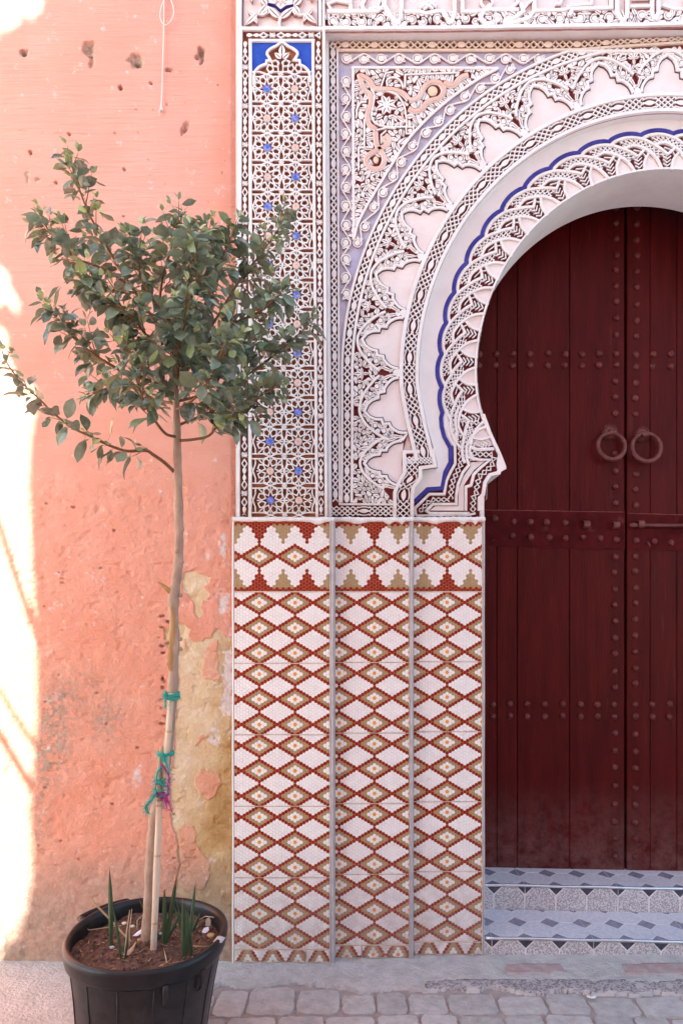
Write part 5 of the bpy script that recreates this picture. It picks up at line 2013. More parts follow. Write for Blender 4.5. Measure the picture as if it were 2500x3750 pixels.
# ================================================================== across the alley: unseen added screen, cut to shape the sun patch; cables
SCREEN = mat('pale_salmon_render', (0.58, 0.45, 0.40), (0.64, 0.52, 0.47), scale=3, bump=.5, bscale=30)
CANVAS = mat('woven_shade_mat', (0.42, 0.33, 0.22), (0.55, 0.45, 0.32), scale=40, bump=.6)
YO = -3.5
def onto(px, py, yo=YO, D=DW):
    """where a sun ray that meets the wall at this survey point passes the plane y = yo"""
    w = Vector(pw(px, py, D))
    t = (yo - w.y) / SUN.y
    return w + SUN * t
edge_lit = [(-60, 3640), (20, 3450), (60, 3420), (100, 3345), (121, 3250), (126, 3100), (117, 2990), (122, 2900), (134, 2780), (143, 2640), (143, 2500), (141, 2300), (132, 2130), (124, 1950), (117, 1750), (120, 1610), (134, 1545), (147, 1470), (146, 1425), (126, 1392), (96, 1384), (72, 1380), (54, 1350), (40, 1322), (24, 1290),
            (27, 1255), (22, 1238), (32, 1212), (27, 1196), (-4, 1190), (-30, 1170), (-30, 1130), (24, 1096), (48, 1150), (62, 1158), (69, 1103), (50, 1070), (34, 1050), (31, 1002), (4, 976), (-40, 940), (-60, 700), (-60, 300), (-30, 128), (0, 118), (8, 100), (16, 112), (30, 108), (42, 98), (58, 92), (62, 84), (76, 80), (72, 44), (84, 40), (96, 58), (100, 72), (120, 70), (124, 45), (148, 44), (152, 10), (160, -60), (230, -400)]
P3 = [onto(x - (14 if 1350 < y < 3400 else 4), y) for x, y in edge_lit]
screen = thing('shade_screen', (0, YO, 0), 'unseen added house across the alley, behind the viewer', 'building')
bot = P3[0]
pts = [(p.x, p.z) for p in P3]
topz = pts[-1][1]
pts = [(pts[0][0] - .3, -.3)] + pts + [(pts[-1][0], topz + .1), (3.2, topz + .1), (3.2, -.3)]
n = len(pts)
V = [(x, YO, z) for x, z in pts] + [(x, YO - .04, z) for x, z in pts]
Fc = [tuple(range(n)), tuple(range(2 * n - 1, n - 1, -1))] + [(i, (i + 1) % n, n + (i + 1) % n, n + i) for i in range(n)]
mesh_obj('wall', V, Fc, [SCREEN], parent=screen)  # thin unseen sheet added for shade, outline follows the sun patch
for k, ((xa, ya), (xb, yb), yo, r) in enumerate((((-60, 1700), (160, 2420), -2.9, .016), ((-60, 2410), (170, 2800), -3.0, .012), ((-60, 2560), (160, 2960), -2.7, .018))):
    a, b = onto(xa - 300, ya - 300 * (yb - ya) / (xb - xa), yo), onto(xb, yb, yo)
    V, Fc = tube([a + (b - a) * t + Vector((0, 0, -.03 * math.sin(math.pi * t))) for t in np.linspace(0, 1, 12)], r, 8)
    props(mesh_obj('overhead_cable', V, Fc, [BLACK], smooth=True), ('upper', 'middle', 'lower')[k] + ' dark cable slung across the alley overhead', 'cable', 'cables over the alley')
# ================================================================== planter tub
RUB = mat('black_rubber', (0.006, 0.006, 0.0075), (0.022, 0.020, 0.022), scale=14, detail=7, grime=((.20, .16, .14), -.05, .40, .35), wear=[((.10, .095, .10), 5, .60, .8, (2.5, 2.5, .5), .6), ((.12, .11, .11), 9, .62, .8, (1, 1, .35), .4), ((.20, .18, .17), 60, .70, .76, None, .5)], rough=.36, spec=.38, bump=.3, bscale=120, lo=.42, hi=.78)
SOIL = mat('dry_brown_soil', (0.075, 0.036, 0.024), (0.19, 0.105, 0.075), scale=60, detail=6, rough=.95, bump=1.0, bscale=120, bdist=.006)
DB = 2.30
TX, TY = X(542, DB), DB - D1
RZ = .411
tub = thing('planter_tub', (TX, TY, 0), 'black rubber tub used as a planter for the small tree', 'planter')
LEAN = .05
def ring(r, z, n=72, dx=0.0): return [(TX + dx + r * math.cos(2 * math.pi * k / n), TY + r * math.sin(2 * math.pi * k / n), z) for k in range(n)]
def lathe(prof, n=72):
    V, Fc = [], []
    for r, z in prof:
        V += ring(r, z, n, (z - RZ) * LEAN)
    for i in range(len(prof) - 1):
        for k in range(n):
            q = (k + 1) % n
            Fc.append((i * n + k, i * n + q, (i + 1) * n + q, (i + 1) * n + k))
    return V, Fc
V, Fc = lathe([(.0, .002), (.196, .002), (.203, .012), (.215, .12), (.229, .24), (.246, .345), (.247, .372)])
mesh_obj('body', V, Fc, [RUB], parent=tub, smooth=True)
V, Fc = lathe([(.247, .372), (.252, .352), (.258, .350), (.262, .362), (.2665, .388), (.2665, .402), (.262, .411), (.254, .4125), (.247, .408), (.242, .396), (.238, .34)])
V = [(x, y, z + .003 * math.sin(math.atan2(y - TY, x - TX) * 3 + 1)) for x, y, z in V]
mesh_obj('rim', V, Fc, [RUB], parent=tub, smooth=True)
for k in range(14):
    a = 2 * math.pi * (k + .32) / 14
    pts = [(TX + (z - RZ) * LEAN + (r + .0005) * math.cos(a), TY + (r + .0005) * math.sin(a), z) for r, z in ((.203, .012), (.215, .12), (.229, .24), (.2455, .345))]
    V, Fc = tube(pts, .0028, 6)
    mesh_obj('rib', V, Fc, [RUB], parent=tub, smooth=True)
for a0 in (-62, -33):
    a = math.radians(a0)
    pts = [(TX + (z - RZ) * LEAN + r * math.cos(a), TY + r * math.sin(a), z) for r, z in ((.257, .356), (.259, .33), (.255, .30), (.243, .285))]
    V, Fc = tube(pts, [.011, .009, .006, .003], 8)
    mesh_obj('lug', V, Fc, [RUB], parent=tub, smooth=True)
for a0, a1 in ((118, 158), (-62, -22)):
    pts = []
    if a0 < 0: a0, a1 = 300, 338
    for t in np.linspace(0, 1, 17):
        a = math.radians(a0 + (a1 - a0) * t)
        r = .260 + .042 * min(1, 4.5 * math.sin(math.pi * t) ** .9 if 0 < t < 1 else 0)
        pts.append((TX + r * math.cos(a), TY + r * math.sin(a), .392))
    if a0 == 118:
        V, Fc = tube(pts, .0115, 10)
        mesh_obj('handle', V, Fc, [RUB], parent=tub, smooth=True)
# dried mortar drip on the rim
a = math.radians(-12)
V, Fc = [], []
for i in range(7):
    for j in range(7):
        u_, w_ = (i / 6 - .5), (j / 6 - .5)
        e_ = max(0, .25 - u_ * u_ - w_ * w_) * 4
        aa = a + u_ * .14
        V.append((TX + (.256 + w_ * .03) * math.cos(aa), TY + (.256 + w_ * .03) * math.sin(aa), .406 + .009 * e_ ** .5 + .002 * random.random() * e_))
for i in range(6):
    for j in range(6):
        Fc.append((i * 7 + j, (i + 1) * 7 + j, (i + 1) * 7 + j + 1, i * 7 + j + 1))
mesh_obj('mortar_drip', V, Fc, [PAVE], parent=tub, smooth=True)

# soil
n = 90
V, Fc = [], []
SZ = .362
def soil_z(x, y):
    return SZ + .030 * (vnoise(np.array([x * 26]), np.array([y * 26]), 5, .6)[0] - .5) + .014 * math.exp(-((x - TX) ** 2 + (y - TY) ** 2) / .012)
rings = 34
for i in range(rings):
    r = .2415 * i / (rings - 1)
    for k in range(n):
        a = 2 * math.pi * k / n
        x, y = TX + r * math.cos(a) - .002, TY + r * math.sin(a)
        V.append((x, y, soil_z(x, y)))
for i in range(rings - 1):
    for k in range(n):
        q = (k + 1) % n
        Fc.append((i * n + k, (i + 1) * n + k, (i + 1) * n + q, i * n + q))
props(mesh_obj('potting_soil', V, Fc, [SOIL]), 'dry brown soil filling the black tub', 'soil', None, 'stuff')
# crumbs of earth
rng = random.Random(21)
parts = []
for k in range(420):
    a, r = rng.uniform(0, 6.28), .232 * math.sqrt(rng.random())
    x, y = TX + r * math.cos(a), TY + r * math.sin(a)
    s = rng.choice((.002, .003, .004, .006, .009)) * rng.uniform(.6, 1.2)
    z = soil_z(x, y) + s * .3
    vv = [(x + s * rng.uniform(.7, 1.2) * dx, y + s * rng.uniform(.7, 1.2) * dy, z + s * rng.uniform(.6, 1) * dz) for dx, dy, dz in ((1, 0, 0), (0, 1, 0), (-1, 0, 0), (0, -1, 0), (0, 0, 1), (0, 0, -1))]
    parts.append((vv, [(0, 1, 4), (1, 2, 4), (2, 3, 4), (3, 0, 4), (1, 0, 5), (2, 1, 5), (3, 2, 5), (0, 3, 5)]))
V, Fc = merge(parts)
props(mesh_obj('soil_crumbs', V, Fc, [SOIL], smooth=False), 'loose crumbs of earth on the tub soil', 'soil', None, 'stuff')

parts = []
for k in range(130):
    a, r = rng.uniform(0, 6.28), .23 * math.sqrt(rng.random())
    x, y = TX + r * math.cos(a), TY + r * math.sin(a)
    ln, an, w = rng.uniform(.006, .026), rng.uniform(0, 6.28), rng.uniform(.0008, .003)
    z = soil_z(x, y) + .002
    c, s = math.cos(an), math.sin(an)
    dz = rng.uniform(-.002, .006)
    vv = [(x - s * w, y + c * w, z), (x + s * w, y - c * w, z), (x + c * ln + s * w * .4, y + s * ln - c * w * .4, z + dz), (x + c * ln - s * w * .4, y + s * ln + c * w * .4, z + dz), (x + c * ln * .5, y + s * ln * .5, z + dz * .5 + .0016)]
    parts.append((vv, [(0, 1, 4), (1, 2, 4), (2, 3, 4), (3, 0, 4), (3, 2, 1, 0)]))
V, Fc = merge(parts)
DEBRIS = mat('dry_plant_debris', (0.46, 0.31, 0.17), (0.26, 0.14, 0.08), scale=60, rough=.85, bump=.2)
props(mesh_obj('plant_debris', V, Fc, [DEBRIS]), 'dry plant debris scattered on the tub soil', 'soil litter', None, 'stuff')

# litter on the soil: (tub-survey px at soil level)
def on_soil(px, py):
    D = (EYE - SZ) * F / (py - HOR)
    x, y = (px - CX) * D / F, D - D1
    return Vector((x, y, soil_z(x, y)))
zs5 = lambda x, y: (250 + x / 2.57, 3200 + y / 2.57)
PEB = mat('pale_pebble', (0.68, 0.60, 0.50), (0.55, 0.47, 0.38), scale=30, bump=.2)
PEBG = mat('greenish_pebble', (0.40, 0.44, 0.38), None, bump=.2)
PEBT = mat('tan_pebble', (0.46, 0.28, 0.13), (0.56, 0.38, 0.2), scale=30, bump=.2)
PAPER = mat('white_paper_scrap', (0.78, 0.78, 0.84), None, bump=.1)
DRYL = mat('dry_fallen_leaf', (0.62, 0.45, 0.30), (0.46, 0.28, 0.17), scale=20, bump=.4)
STRAW = mat('dry_straw', (0.52, 0.36, 0.19), (0.62, 0.47, 0.30), scale=30, bump=.1)
def pebble(px, py, r, m, label, sq=.6):
    c = on_soil(*zs5(px, py))
    v, f = [], []
    nn = 12
    for i in range(1, 6):
        a = math.pi * i / 6
        for k in range(nn):
            q = 2 * math.pi * k / nn
            w = 1 + .12 * math.sin(2 * q + i)
            v.append((c.x + r * w * math.sin(a) * math.cos(q) * 1.15, c.y + r * w * math.sin(a) * math.sin(q), c.z + r * .45 + r * sq * math.cos(a)))
    v.append((c.x, c.y, c.z + r * (.45 + sq))); v.append((c.x, c.y, c.z + r * (.45 - sq)))
    for i in range(4):
        for k in range(nn):
            f.append((i * nn + k, (i + 1) * nn + k, (i + 1) * nn + (k + 1) % nn, i * nn + (k + 1) % nn))
    for k in range(nn):
        f.append((k, (k + 1) % nn, len(v) - 2)); f.append((4 * nn + (k + 1) % nn, 4 * nn + k, len(v) - 1))
    props(mesh_obj('pebble', v, f, [m], smooth=True), label, 'pebble', 'pebbles on the tub soil')
pebble(606, 512, .0075, PEB, 'white pebble on the soil in the middle of the tub')
pebble(530, 496, .0085, PEB, 'cream oval pebble touching the tall grass blade')
pebble(414, 726, .0075, PEBG, 'greenish pebble at the front of the tub soil')
pebble(1345, 590, .0125, PEBT, 'round tan pebble near the rim of the tub')
pebble(1195, 515, .0085, PEBT, 'small tan pebble among the palm seedlings')
pebble(872, 594, .006, PEBG, 'grey pebble behind the bamboo stake')
pebble(672, 650, .007, PEBT, 'orange pebble at the foot of the trunk')
def scrap(px, py, pts, m, label, name, cat, rise=.02):
    c = on_soil(*zs5(px, py))
    k = len(pts)
    v = [(c.x + x, c.y + y, c.z + z + .003) for x, y, z in pts]
    v += [(x, y, z - .0012) for x, y, z in v]
    f = [tuple(range(k)), tuple(range(2 * k - 1, k - 1, -1))] + [(i, (i + 1) % k, k + (i + 1) % k, k + i) for i in range(k)]
    props(mesh_obj(name, v, f, [m]), label, cat)
scrap(660, 605, [(-.018, -.004, 0), (-.002, -.008, .002), (.009, -.004, .006), (.010, .008, .018), (-.004, .006, .010)], PAPER, 'white paper scrap leaning against the trunk foot', 'paper_scrap', 'litter')
scrap(1290, 555, [(-.014, -.006, 0), (.004, -.007, .002), (.013, .0, .008), (.010, .008, .016), (-.006, .006, .012)], PAPER, 'crumpled white paper scrap beside the round tan pebble', 'paper_scrap', 'litter')
scrap(1318, 490, [(-.010, -.004, 0), (.008, -.004, 0), (.009, .0, .018), (.002, .002, .028), (-.008, .0, .022)], PEB, 'pale bark chip standing near the tub wall', 'bark_chip', 'litter')
scrap(580, 800, [(-.022, -.002, .0), (.0, -.008, .002), (.012, -.002, .012), (.020, .004, .040), (.006, .004, .022), (-.012, .004, .008)], DRYL, 'curled dry leaf at the front of the tub', 'fallen_leaf', 'leaf')
def straw(pts, r, label):
    P_ = []
    for px, py, lift in pts:
        q = zs5(px, py)
        D = (EYE - SZ - lift) * F / (q[1] - HOR)
        P_.append(((q[0] - CX) * D / F, D - D1, SZ + lift))
    V, Fc = tube(P_, [r] * (len(P_) - 1) + [r * .4], 6)
    props(mesh_obj('dry_stalk', V, Fc, [STRAW], smooth=True), label, 'dry stalk', 'dry stalks in the tub')
straw([(600, 640, .004), (540, 590, .02), (430, 465, .06), (250, 280, .14), (205, 222, .17)], .0032, 'longest dry stalk, leaning towards the tub handle')
straw([(580, 740, .0), (575, 560, .05), (600, 330, .13)], .0022, 'upright thin dry stalk before the trunk')
straw([(530, 815, .0), (550, 560, .06), (580, 340, .14)], .0022, 'upright dry stalk next to the front grass blade')
straw([(70, 530, .012), (170, 512, .02), (200, 530, .012), (360, 505, .008), (640, 470, .004)], .0016, 'thin dry stalk lying along the soil to the tub wall')
straw([(930, 840, .002), (915, 770, .008), (900, 705, .012)], .0018, 'short dry stalk at the foot of the stake')
straw([(1370, 410, .05), (1290, 400, .045), (1200, 450, .02)], .0016, 'thin dry stalk reaching to the far tub wall')
straw([(1175, 680, .004), (1360, 684, .004)], .0016, 'pale straight stalk lying near the rim')
straw([(650, 560, .0), (650, 440, .03), (700, 390, .05)], .0016, 'bent dry stalk touching the trunk')

# grassy palm seedlings
BLADE = mat('palm_seedling_blade', (0.030, 0.060, 0.028), (0.075, 0.115, 0.055), scale=30, rough=.45, spec=.4, bump=.3, bscale=200, stretch=(6, 6, .4))
BTIP = mat('brown_blade_tip', (0.22, 0.075, 0.03), (0.34, 0.16, 0.08), scale=30, bump=.2)
def blade_mesh(par, base, tip, w, bend, tipf=.0):
    b, t = Vector(base), Vector(tip)
    d = t - b
    side = d.cross(Vector((0, 1, 0))).normalized()
    fw = side.cross(d).normalized()
    V, Fc, Mi = [], [], []
    N = 12
    for i in range(N + 1):
        s = i / N
        p = b + d * s + fw * bend * math.sin(math.pi * s) * .5
        ww = w * (math.sin(math.pi * min(1, s * .93 + .12)) ** .55) * (1 if s < .98 else .2)
        for k, (c_, fd) in enumerate(((-1, 0), (-.5, .18), (0, .34), (.5, .18), (1, 0))):
            V.append(tuple(p + side * ww * .5 * c_ - fw * ww * fd))
    for i in range(N):
        for k in range(4):
            Fc.append((i * 5 + k, i * 5 + k + 1, (i + 1) * 5 + k + 1, (i + 1) * 5 + k))
            Mi.append(1 if i / N > 1 - tipf else 0)
    mesh_obj('blade', V, Fc, [BLADE, BTIP], Mi, parent=par, smooth=True)
def seedling(label, blades):
    b0 = on_soil(*zs5(*blades[0][0]))
    t = thing('palm_seedling', b0, label, 'seedling', 'palm seedlings in the tub')
    for (bx, by), (tx_, ty_), w, bend, tipf in blades:
        b = on_soil(*zs5(bx, by))
        q = zs5(tx_, ty_)
        D = b.y + D1 + bend * .3
        tip = Vector(pw(q[0], q[1], D))
        blade_mesh(t, b - Vector((0, 0, .012)), tip, w, .012, tipf)
seedling('single tall palm seedling blade near the tub handle', [((403, 690), (388, -60), .017, .02, .04)])
seedling('two slim palm seedling blades at the front of the tub', [((503, 825), (425, 330), .011, .0, .05), ((528, 825), (570, 520), .008, .0, .0)])
seedling('palm seedling right behind the bamboo stake', [((900, 690), (905, 130), .0165, .0, .16), ((912, 690), (1025, -10), .0165, .04, .2), ((880, 660), (668, 245), .014, -.03, .12), ((925, 640), (1050, 380), .012, .05, .0)])
seedling('largest clump of palm seedlings close to the rim', [((1085, 800), (1078, 225), .016, .0, .14), ((1100, 800), (1125, 330), .015, .0, .0), ((1170, 780), (1100, 300), .013, .02, .0), ((1120, 740), (1200, 60), .013, .06, .03), ((1090, 600), (1010, 215), .008, .05, .0), ((1150, 560), (1250, 355), .013, .04, .0), ((1070, 560), (970, 225), .006, .04, .1)])

# ================================================================== tree
BARK = mat('grey_brown_bark', (0.33, 0.225, 0.165), (0.47, 0.35, 0.27), scale=34, detail=7, rough=.85, bump=.8, bscale=110, bdist=.003, stretch=(1, 1, .5))
BARKS = mat('exposed_ochre_wood', (0.33, 0.17, 0.055), (0.46, 0.29, 0.13), scale=40, rough=.7, bump=.6, stretch=(3, 3, .3))
TWIG = mat('brown_twig', (0.17, 0.085, 0.045), (0.25, 0.14, 0.075), scale=40, rough=.7, bump=.4)
TWIGG = mat('young_twig', (0.28, 0.21, 0.09), (0.24, 0.13, 0.06), scale=30, rough=.6, bump=.2)

def leaf_mat():
    m = bpy.data.materials.new('ficus_leaf')
    m.use_nodes = True
    n, l = m.node_tree.nodes, m.node_tree.links
    b = n['Principled BSDF']
    a = n.new('ShaderNodeAttribute'); a.attribute_name = 'tone'
    r = n.new('ShaderNodeValToRGB')
    e = r.color_ramp.elements
    stops = [(0.0, (.040, .062, .036)), (.30, (.120, .180, .115)), (.55, (.230, .320, .235)), (.78, (.30, .41, .13)), (1.0, (.62, .72, .30))]
    while len(e) < len(stops): e.new(.5)
    for k, (p, c) in enumerate(stops):
        e[k].position = p; e[k].color = (*c, 1)
    l.new(a.outputs['Fac'], r.inputs['Fac'])
    geo = n.new('ShaderNodeNewGeometry')
    mx = n.new('ShaderNodeMix'); mx.data_type = 'RGBA'
    l.new(geo.outputs['Backfacing'], mx.inputs['Factor'])
    l.new(r.outputs['Color'], mx.inputs['A'])
    hs = n.new('ShaderNodeMix'); hs.data_type = 'RGBA'
    hs.inputs['Factor'].default_value = .45
    l.new(r.outputs['Color'], hs.inputs['A'])
    hs.inputs['B'].default_value = (.27, .29, .21, 1)
    l.new(hs.outputs['Result'], mx.inputs['B'])
    t = n.new('ShaderNodeTexNoise'); t.inputs['Scale'].default_value = 70
    l.new(geo.outputs['Position'], t.inputs['Vector'])
    dm = n.new('ShaderNodeMix'); dm.data_type = 'RGBA'
    mr = n.new('ShaderNodeMapRange'); mr.inputs['From Min'].default_value = .42; mr.inputs['From Max'].default_value = .8; mr.inputs['To Max'].default_value = .55
    l.new(t.outputs['Fac'], mr.inputs['Value'])
    l.new(mr.outputs['Result'], dm.inputs['Factor'])
    l.new(mx.outputs['Result'], dm.inputs['A'])
    dm.inputs['B'].default_value = (.42, .45, .40, 1)       # dust
    l.new(dm.outputs['Result'], b.inputs['Base Color'])
    b.inputs['Roughness'].default_value = .27
    b.inputs['Specular IOR Level'].default_value = .65
    tr = n.new('ShaderNodeBsdfTranslucent')
    l.new(mx.outputs['Result'], tr.inputs['Color'])
    ms = n.new('ShaderNodeMixShader'); ms.inputs['Fac'].default_value = .22
    out = n['Material Output']
    l.new(b.outputs[0], ms.inputs[1]); l.new(tr.outputs[0], ms.inputs[2])
    l.new(ms.outputs[0], out.inputs['Surface'])
    return m
LEAFM = leaf_mat()

def leaf_shape(seed, tone):
    """unit leaf along +x, blade facing +z: petiole, folded midrib, drip tip, waved edge"""
    rng = random.Random(seed)
    N = 9
    wid = rng.uniform(.25, .31)
    fold = rng.uniform(.10, .38)
    droop = rng.uniform(.05, .45)
    twist = rng.uniform(-.5, .5)
    pet = .2
    V, Fc = [], []
    for i in range(N):
        s = i / (N - 1)
        w = wid * (math.sin(math.pi * s ** 1.08) ** .66) if 0 < s < 1 else .0
        if s > .86: w *= .72
        w = max(w, .004)
        x = pet + s * (1 - pet * .4)
        z = -droop * s * s * .75 + .05 * math.sin(s * 5 + seed)
        tw = twist * s
        for k, c in enumerate((-1, -.5, 0, .5, 1)):
            yy = c * w
            zz = abs(c) * w * fold * (1.0 if abs(c) < .9 else .9) + .018 * math.sin(s * 9 + k * 2 + seed) * abs(c)
            V.append((x, yy * math.cos(tw) - zz * math.sin(tw), z + yy * math.sin(tw) + zz * math.cos(tw)))
    for i in range(N - 1):
        for k in range(4):
            Fc.append((i * 5 + k, (i + 1) * 5 + k, (i + 1) * 5 + k + 1, i * 5 + k + 1))
    b = len(V)
    for x in (0, pet + .02):
        V += [(x, -.008, 0), (x, .008, 0), (x, 0, .012)]
    Fc += [(b, b + 1, b + 4, b + 3), (b + 1, b + 2, b + 5, b + 4), (b + 2, b, b + 3, b + 5)]
    return V, Fc, tone
def leaf_mesh(name, V, Fc, tones):
    me = bpy.data.meshes.new(name)
    me.from_pydata(V, [], Fc)
    me.materials.append(LEAFM)
    me.polygons.foreach_set('use_smooth', [True] * len(Fc))
    a = me.attributes.new('tone', 'FLOAT', 'POINT')
    a.data.foreach_set('value', np.asarray(tones, dtype=np.float32))
    me.update()
    return me
rngt = random.Random(77)
SHAPES = []
for k in range(20):
    tone = (.06, .20, .34, .42, .50, .56, .62, .28, .46, .68)[k % 10]
    SHAPES.append(leaf_shape(k, tone))
for k in range(5):
    SHAPES.append(leaf_shape(40 + k, .78 + .05 * k))

tree = thing('potted_tree', (TX, TY, SZ), 'small ficus tree with grey green leaves growing in the black tub', 'tree')
def tp(px, py, dy=0.0):
    D = DB + dy
    return Vector(((px - CX) * D / F, D - D1, EYE + (HOR - py) * D / F))
def tpath(pts):
    return [tp(*p) for p in pts]
def smooth3(P_, n=5):
    P_ = [np.array(p) for p in P_]
    q = [2 * P_[0] - P_[1]] + P_ + [2 * P_[-1] - P_[-2]]
    out = []
    for i in range(1, len(q) - 2):
        a, b, c, d = q[i - 1], q[i], q[i + 1], q[i + 2]
        for k in range(n):
            t = k / n
            out.append(Vector(0.5 * (2 * b + (c - a) * t + (2 * a - 5 * b + 4 * c - d) * t * t + (3 * b - a - 3 * c + d) * t ** 3)))
    out.append(Vector(P_[-1]))
    return out
TR = [(536, 3520, 27), (541, 3380, 21), (547, 3250, 19), (553, 3120, 18.5), (566, 2985, 19), (590, 2880, 18), (606, 2810, 17.5), (619, 2707, 18.5), (628, 2600, 18.5), (634, 2500, 19), (637, 2420, 19), (639, 2340, 20), (637, 2260, 18), (636, 2190, 21), (646, 2130, 20), (654, 2060, 17), (657, 1960, 17), (655, 1880, 16.5), (652, 1740, 16.5), (649, 1640, 15.5), (646, 1480, 13), (641, 1370, 11), (638, 1250, 9), (640, 1120, 6)]
tpp = smooth3([tp(x, y, 0) for x, y, r in TR], 5)
trr = np.interp(np.linspace(0, len(TR) - 1, len(tpp)), range(len(TR)), [r * .94 * DB / F for _, _, r in TR])
trr = [r * (1 + .07 * math.sin(i * 1.7) + .05 * math.sin(i * .61)) for i, r in enumerate(trr)]
V, Fc = tube(tpp, trr, 14)
mesh_obj('trunk', V, Fc, [BARK], parent=tree, smooth=True)
# bare strip of wood, stub and knots
V, Fc = [], []
cs = [(633, 2222, 4), (640, 2260, 8), (637, 2320, 11), (631, 2380, 9), (628, 2430, 9), (631, 2455, 6)]
sp = smooth3([tp(x, y, 0) for x, y, w in cs], 5)
sw = np.interp(np.linspace(0, len(cs) - 1, len(sp)), range(len(cs)), [w for _, _, w in cs])
for p, w in zip(sp, sw):
    for k in range(5):
        a = (-.5 + k / 4) * 2 * w / 21
        r = .0186
        V.append((p.x + r * math.sin(a), p.y - r * math.cos(a) - .0006, p.z + random.uniform(-.001, .001)))
for i in range(len(sp) - 1):
    for k in range(4):
        Fc.append((i * 5 + k, i * 5 + k + 1, (i + 1) * 5 + k + 1, (i + 1) * 5 + k))
mesh_obj('bare_wood_strip', V, Fc, [BARKS], parent=tree, smooth=True)
V, Fc = tube([tp(634, 2172), tp(615, 2160, -.01), tp(600, 2146, -.015), tp(577, 2131, -.02)], [.012, .0085, .0065, .0025], 8)
mesh_obj('branch_stub', V, Fc, [BARKS], parent=tree, smooth=True)
for x, y in ((667, 2058), (650, 2018), (668, 1940), (661, 2340), (662, 2377), (661, 2180)):
    c = tp(x, y, -.004)
    V, Fc = dome(.0075, .006, 10, 4)
    mesh_obj('knot', [(c.x + a, c.y + b - .012 * (1 if x < 660 else 0), c.z + d) for a, b, d in V], Fc, [BARK], parent=tree, smooth=True)

BR = [
    [(638, 1728, 0), (600, 1692, -.02), (562, 1666, -.04), (535, 1650, -.05), (470, 1652, -.08), (430, 1642, -.09), (376, 1620, -.10), (330, 1596, -.11), (271, 1569, -.12), (198, 1514, -.12), (147, 1463, -.12), (89, 1409, -.12), (41, 1352, -.11), (16, 1307, -.1), (8, 1283, -.1)],
    [(645, 1450, 0), (560, 1400, -.05), (462, 1366, -.09), (383, 1323, -.11), (335, 1291, -.12), (287, 1253, -.13), (249, 1215, -.13), (223, 1180, -.13), (198, 1148, -.13), (186, 1108, -.13)],
    [(640, 1300, 0), (570, 1180, .02), (490, 1050, .04), (428, 947, .05), (385, 861, .05), (333, 763, .05), (304, 689, .05), (281, 620, .05), (267, 574, .05), (258, 536, .05)],
    [(470, 1030, .04), (400, 980, 0), (340, 950, -.02), (275, 924, -.03), (212, 861, -.04), (178, 815, -.04), (160, 765, -.04)],
    [(640, 1260, 0), (590, 1130, .05), (595, 1010, .08), (626, 890, .09), (649, 827, .09), (666, 755, .09)],
    [(641, 1300, 0), (690, 1130, -.10), (718, 1010, -.15), (716, 920, -.17), (714, 860, -.17)],
    [(645, 1330, 0), (730, 1160, .03), (794, 977, .06), (833, 877, .07), (852, 822, .07)],
    [(645, 1350, 0), (770, 1200, .08), (850, 1060, .12), (904, 977, .14), (967, 891, .15), (1014, 820, .15), (1040, 762, .15)],
    [(646, 1400, 0), (760, 1250, -.04), (842, 1188, -.07), (947, 1140, -.09), (1000, 1095, -.10), (1030, 1060, -.10)],
    [(647, 1470, 0), (785, 1437, .03), (857, 1403, .05), (952, 1341, .07), (1024, 1284, .08), (1096, 1222, .08), (1142, 1172, .08)],
    [(648, 1380, 0), (718, 1262, .10), (800, 1262, .14), (880, 1270, .16), (967, 1262, .17)],
    [(649, 1614, 0), (713, 1609, -.03), (766, 1595, -.05), (809, 1547, -.06), (880, 1518, -.06), (928, 1480, -.06), (967, 1437, -.06), (1024, 1405, -.06)],
    [(648, 1600, 0), (608, 1589, -.06), (574, 1549, -.11), (545, 1508, -.15), (525, 1460, -.17), (505, 1405, -.18), (476, 1302, -.19), (465, 1250, -.19)],
    [(646, 1420, 0), (648, 1330, -.12), (660, 1240, -.19), (675, 1160, -.21), (690, 1090, -.22)],
    [(644, 1480, 0), (560, 1460, .10), (480, 1420, .16), (400, 1420, .18), (340, 1440, .19)],
    [(646, 1500, 0), (700, 1470, -.12), (760, 1400, -.18), (800, 1320, -.2), (830, 1280, -.2)],
    [(640, 1200, 0), (560, 1090, -.10), (520, 1000, -.13), (510, 930, -.13), (505, 880, -.13)],
    [(640, 1220, 0), (680, 1080, .12), (750, 960, .17), (790, 890, .18)],
    [(648, 1560, 0), (720, 1530, .10), (790, 1500, .14), (850, 1450, .16)],
    [(646, 1380, 0), (560, 1260, -.08), (500, 1180, -.13), (450, 1130, -.15), (400, 1110, -.15)],
    [(641, 1180, 0), (640, 1060, .0), (690, 960, .02), (740, 880, .03), (760, 840, .03)],
    [(500, 1060, .04), (440, 1060, -.03), (370, 1050, -.06), (310, 1030, -.07)],
]
LV = []          # (position, direction, up, length, young)
WS = DB / F
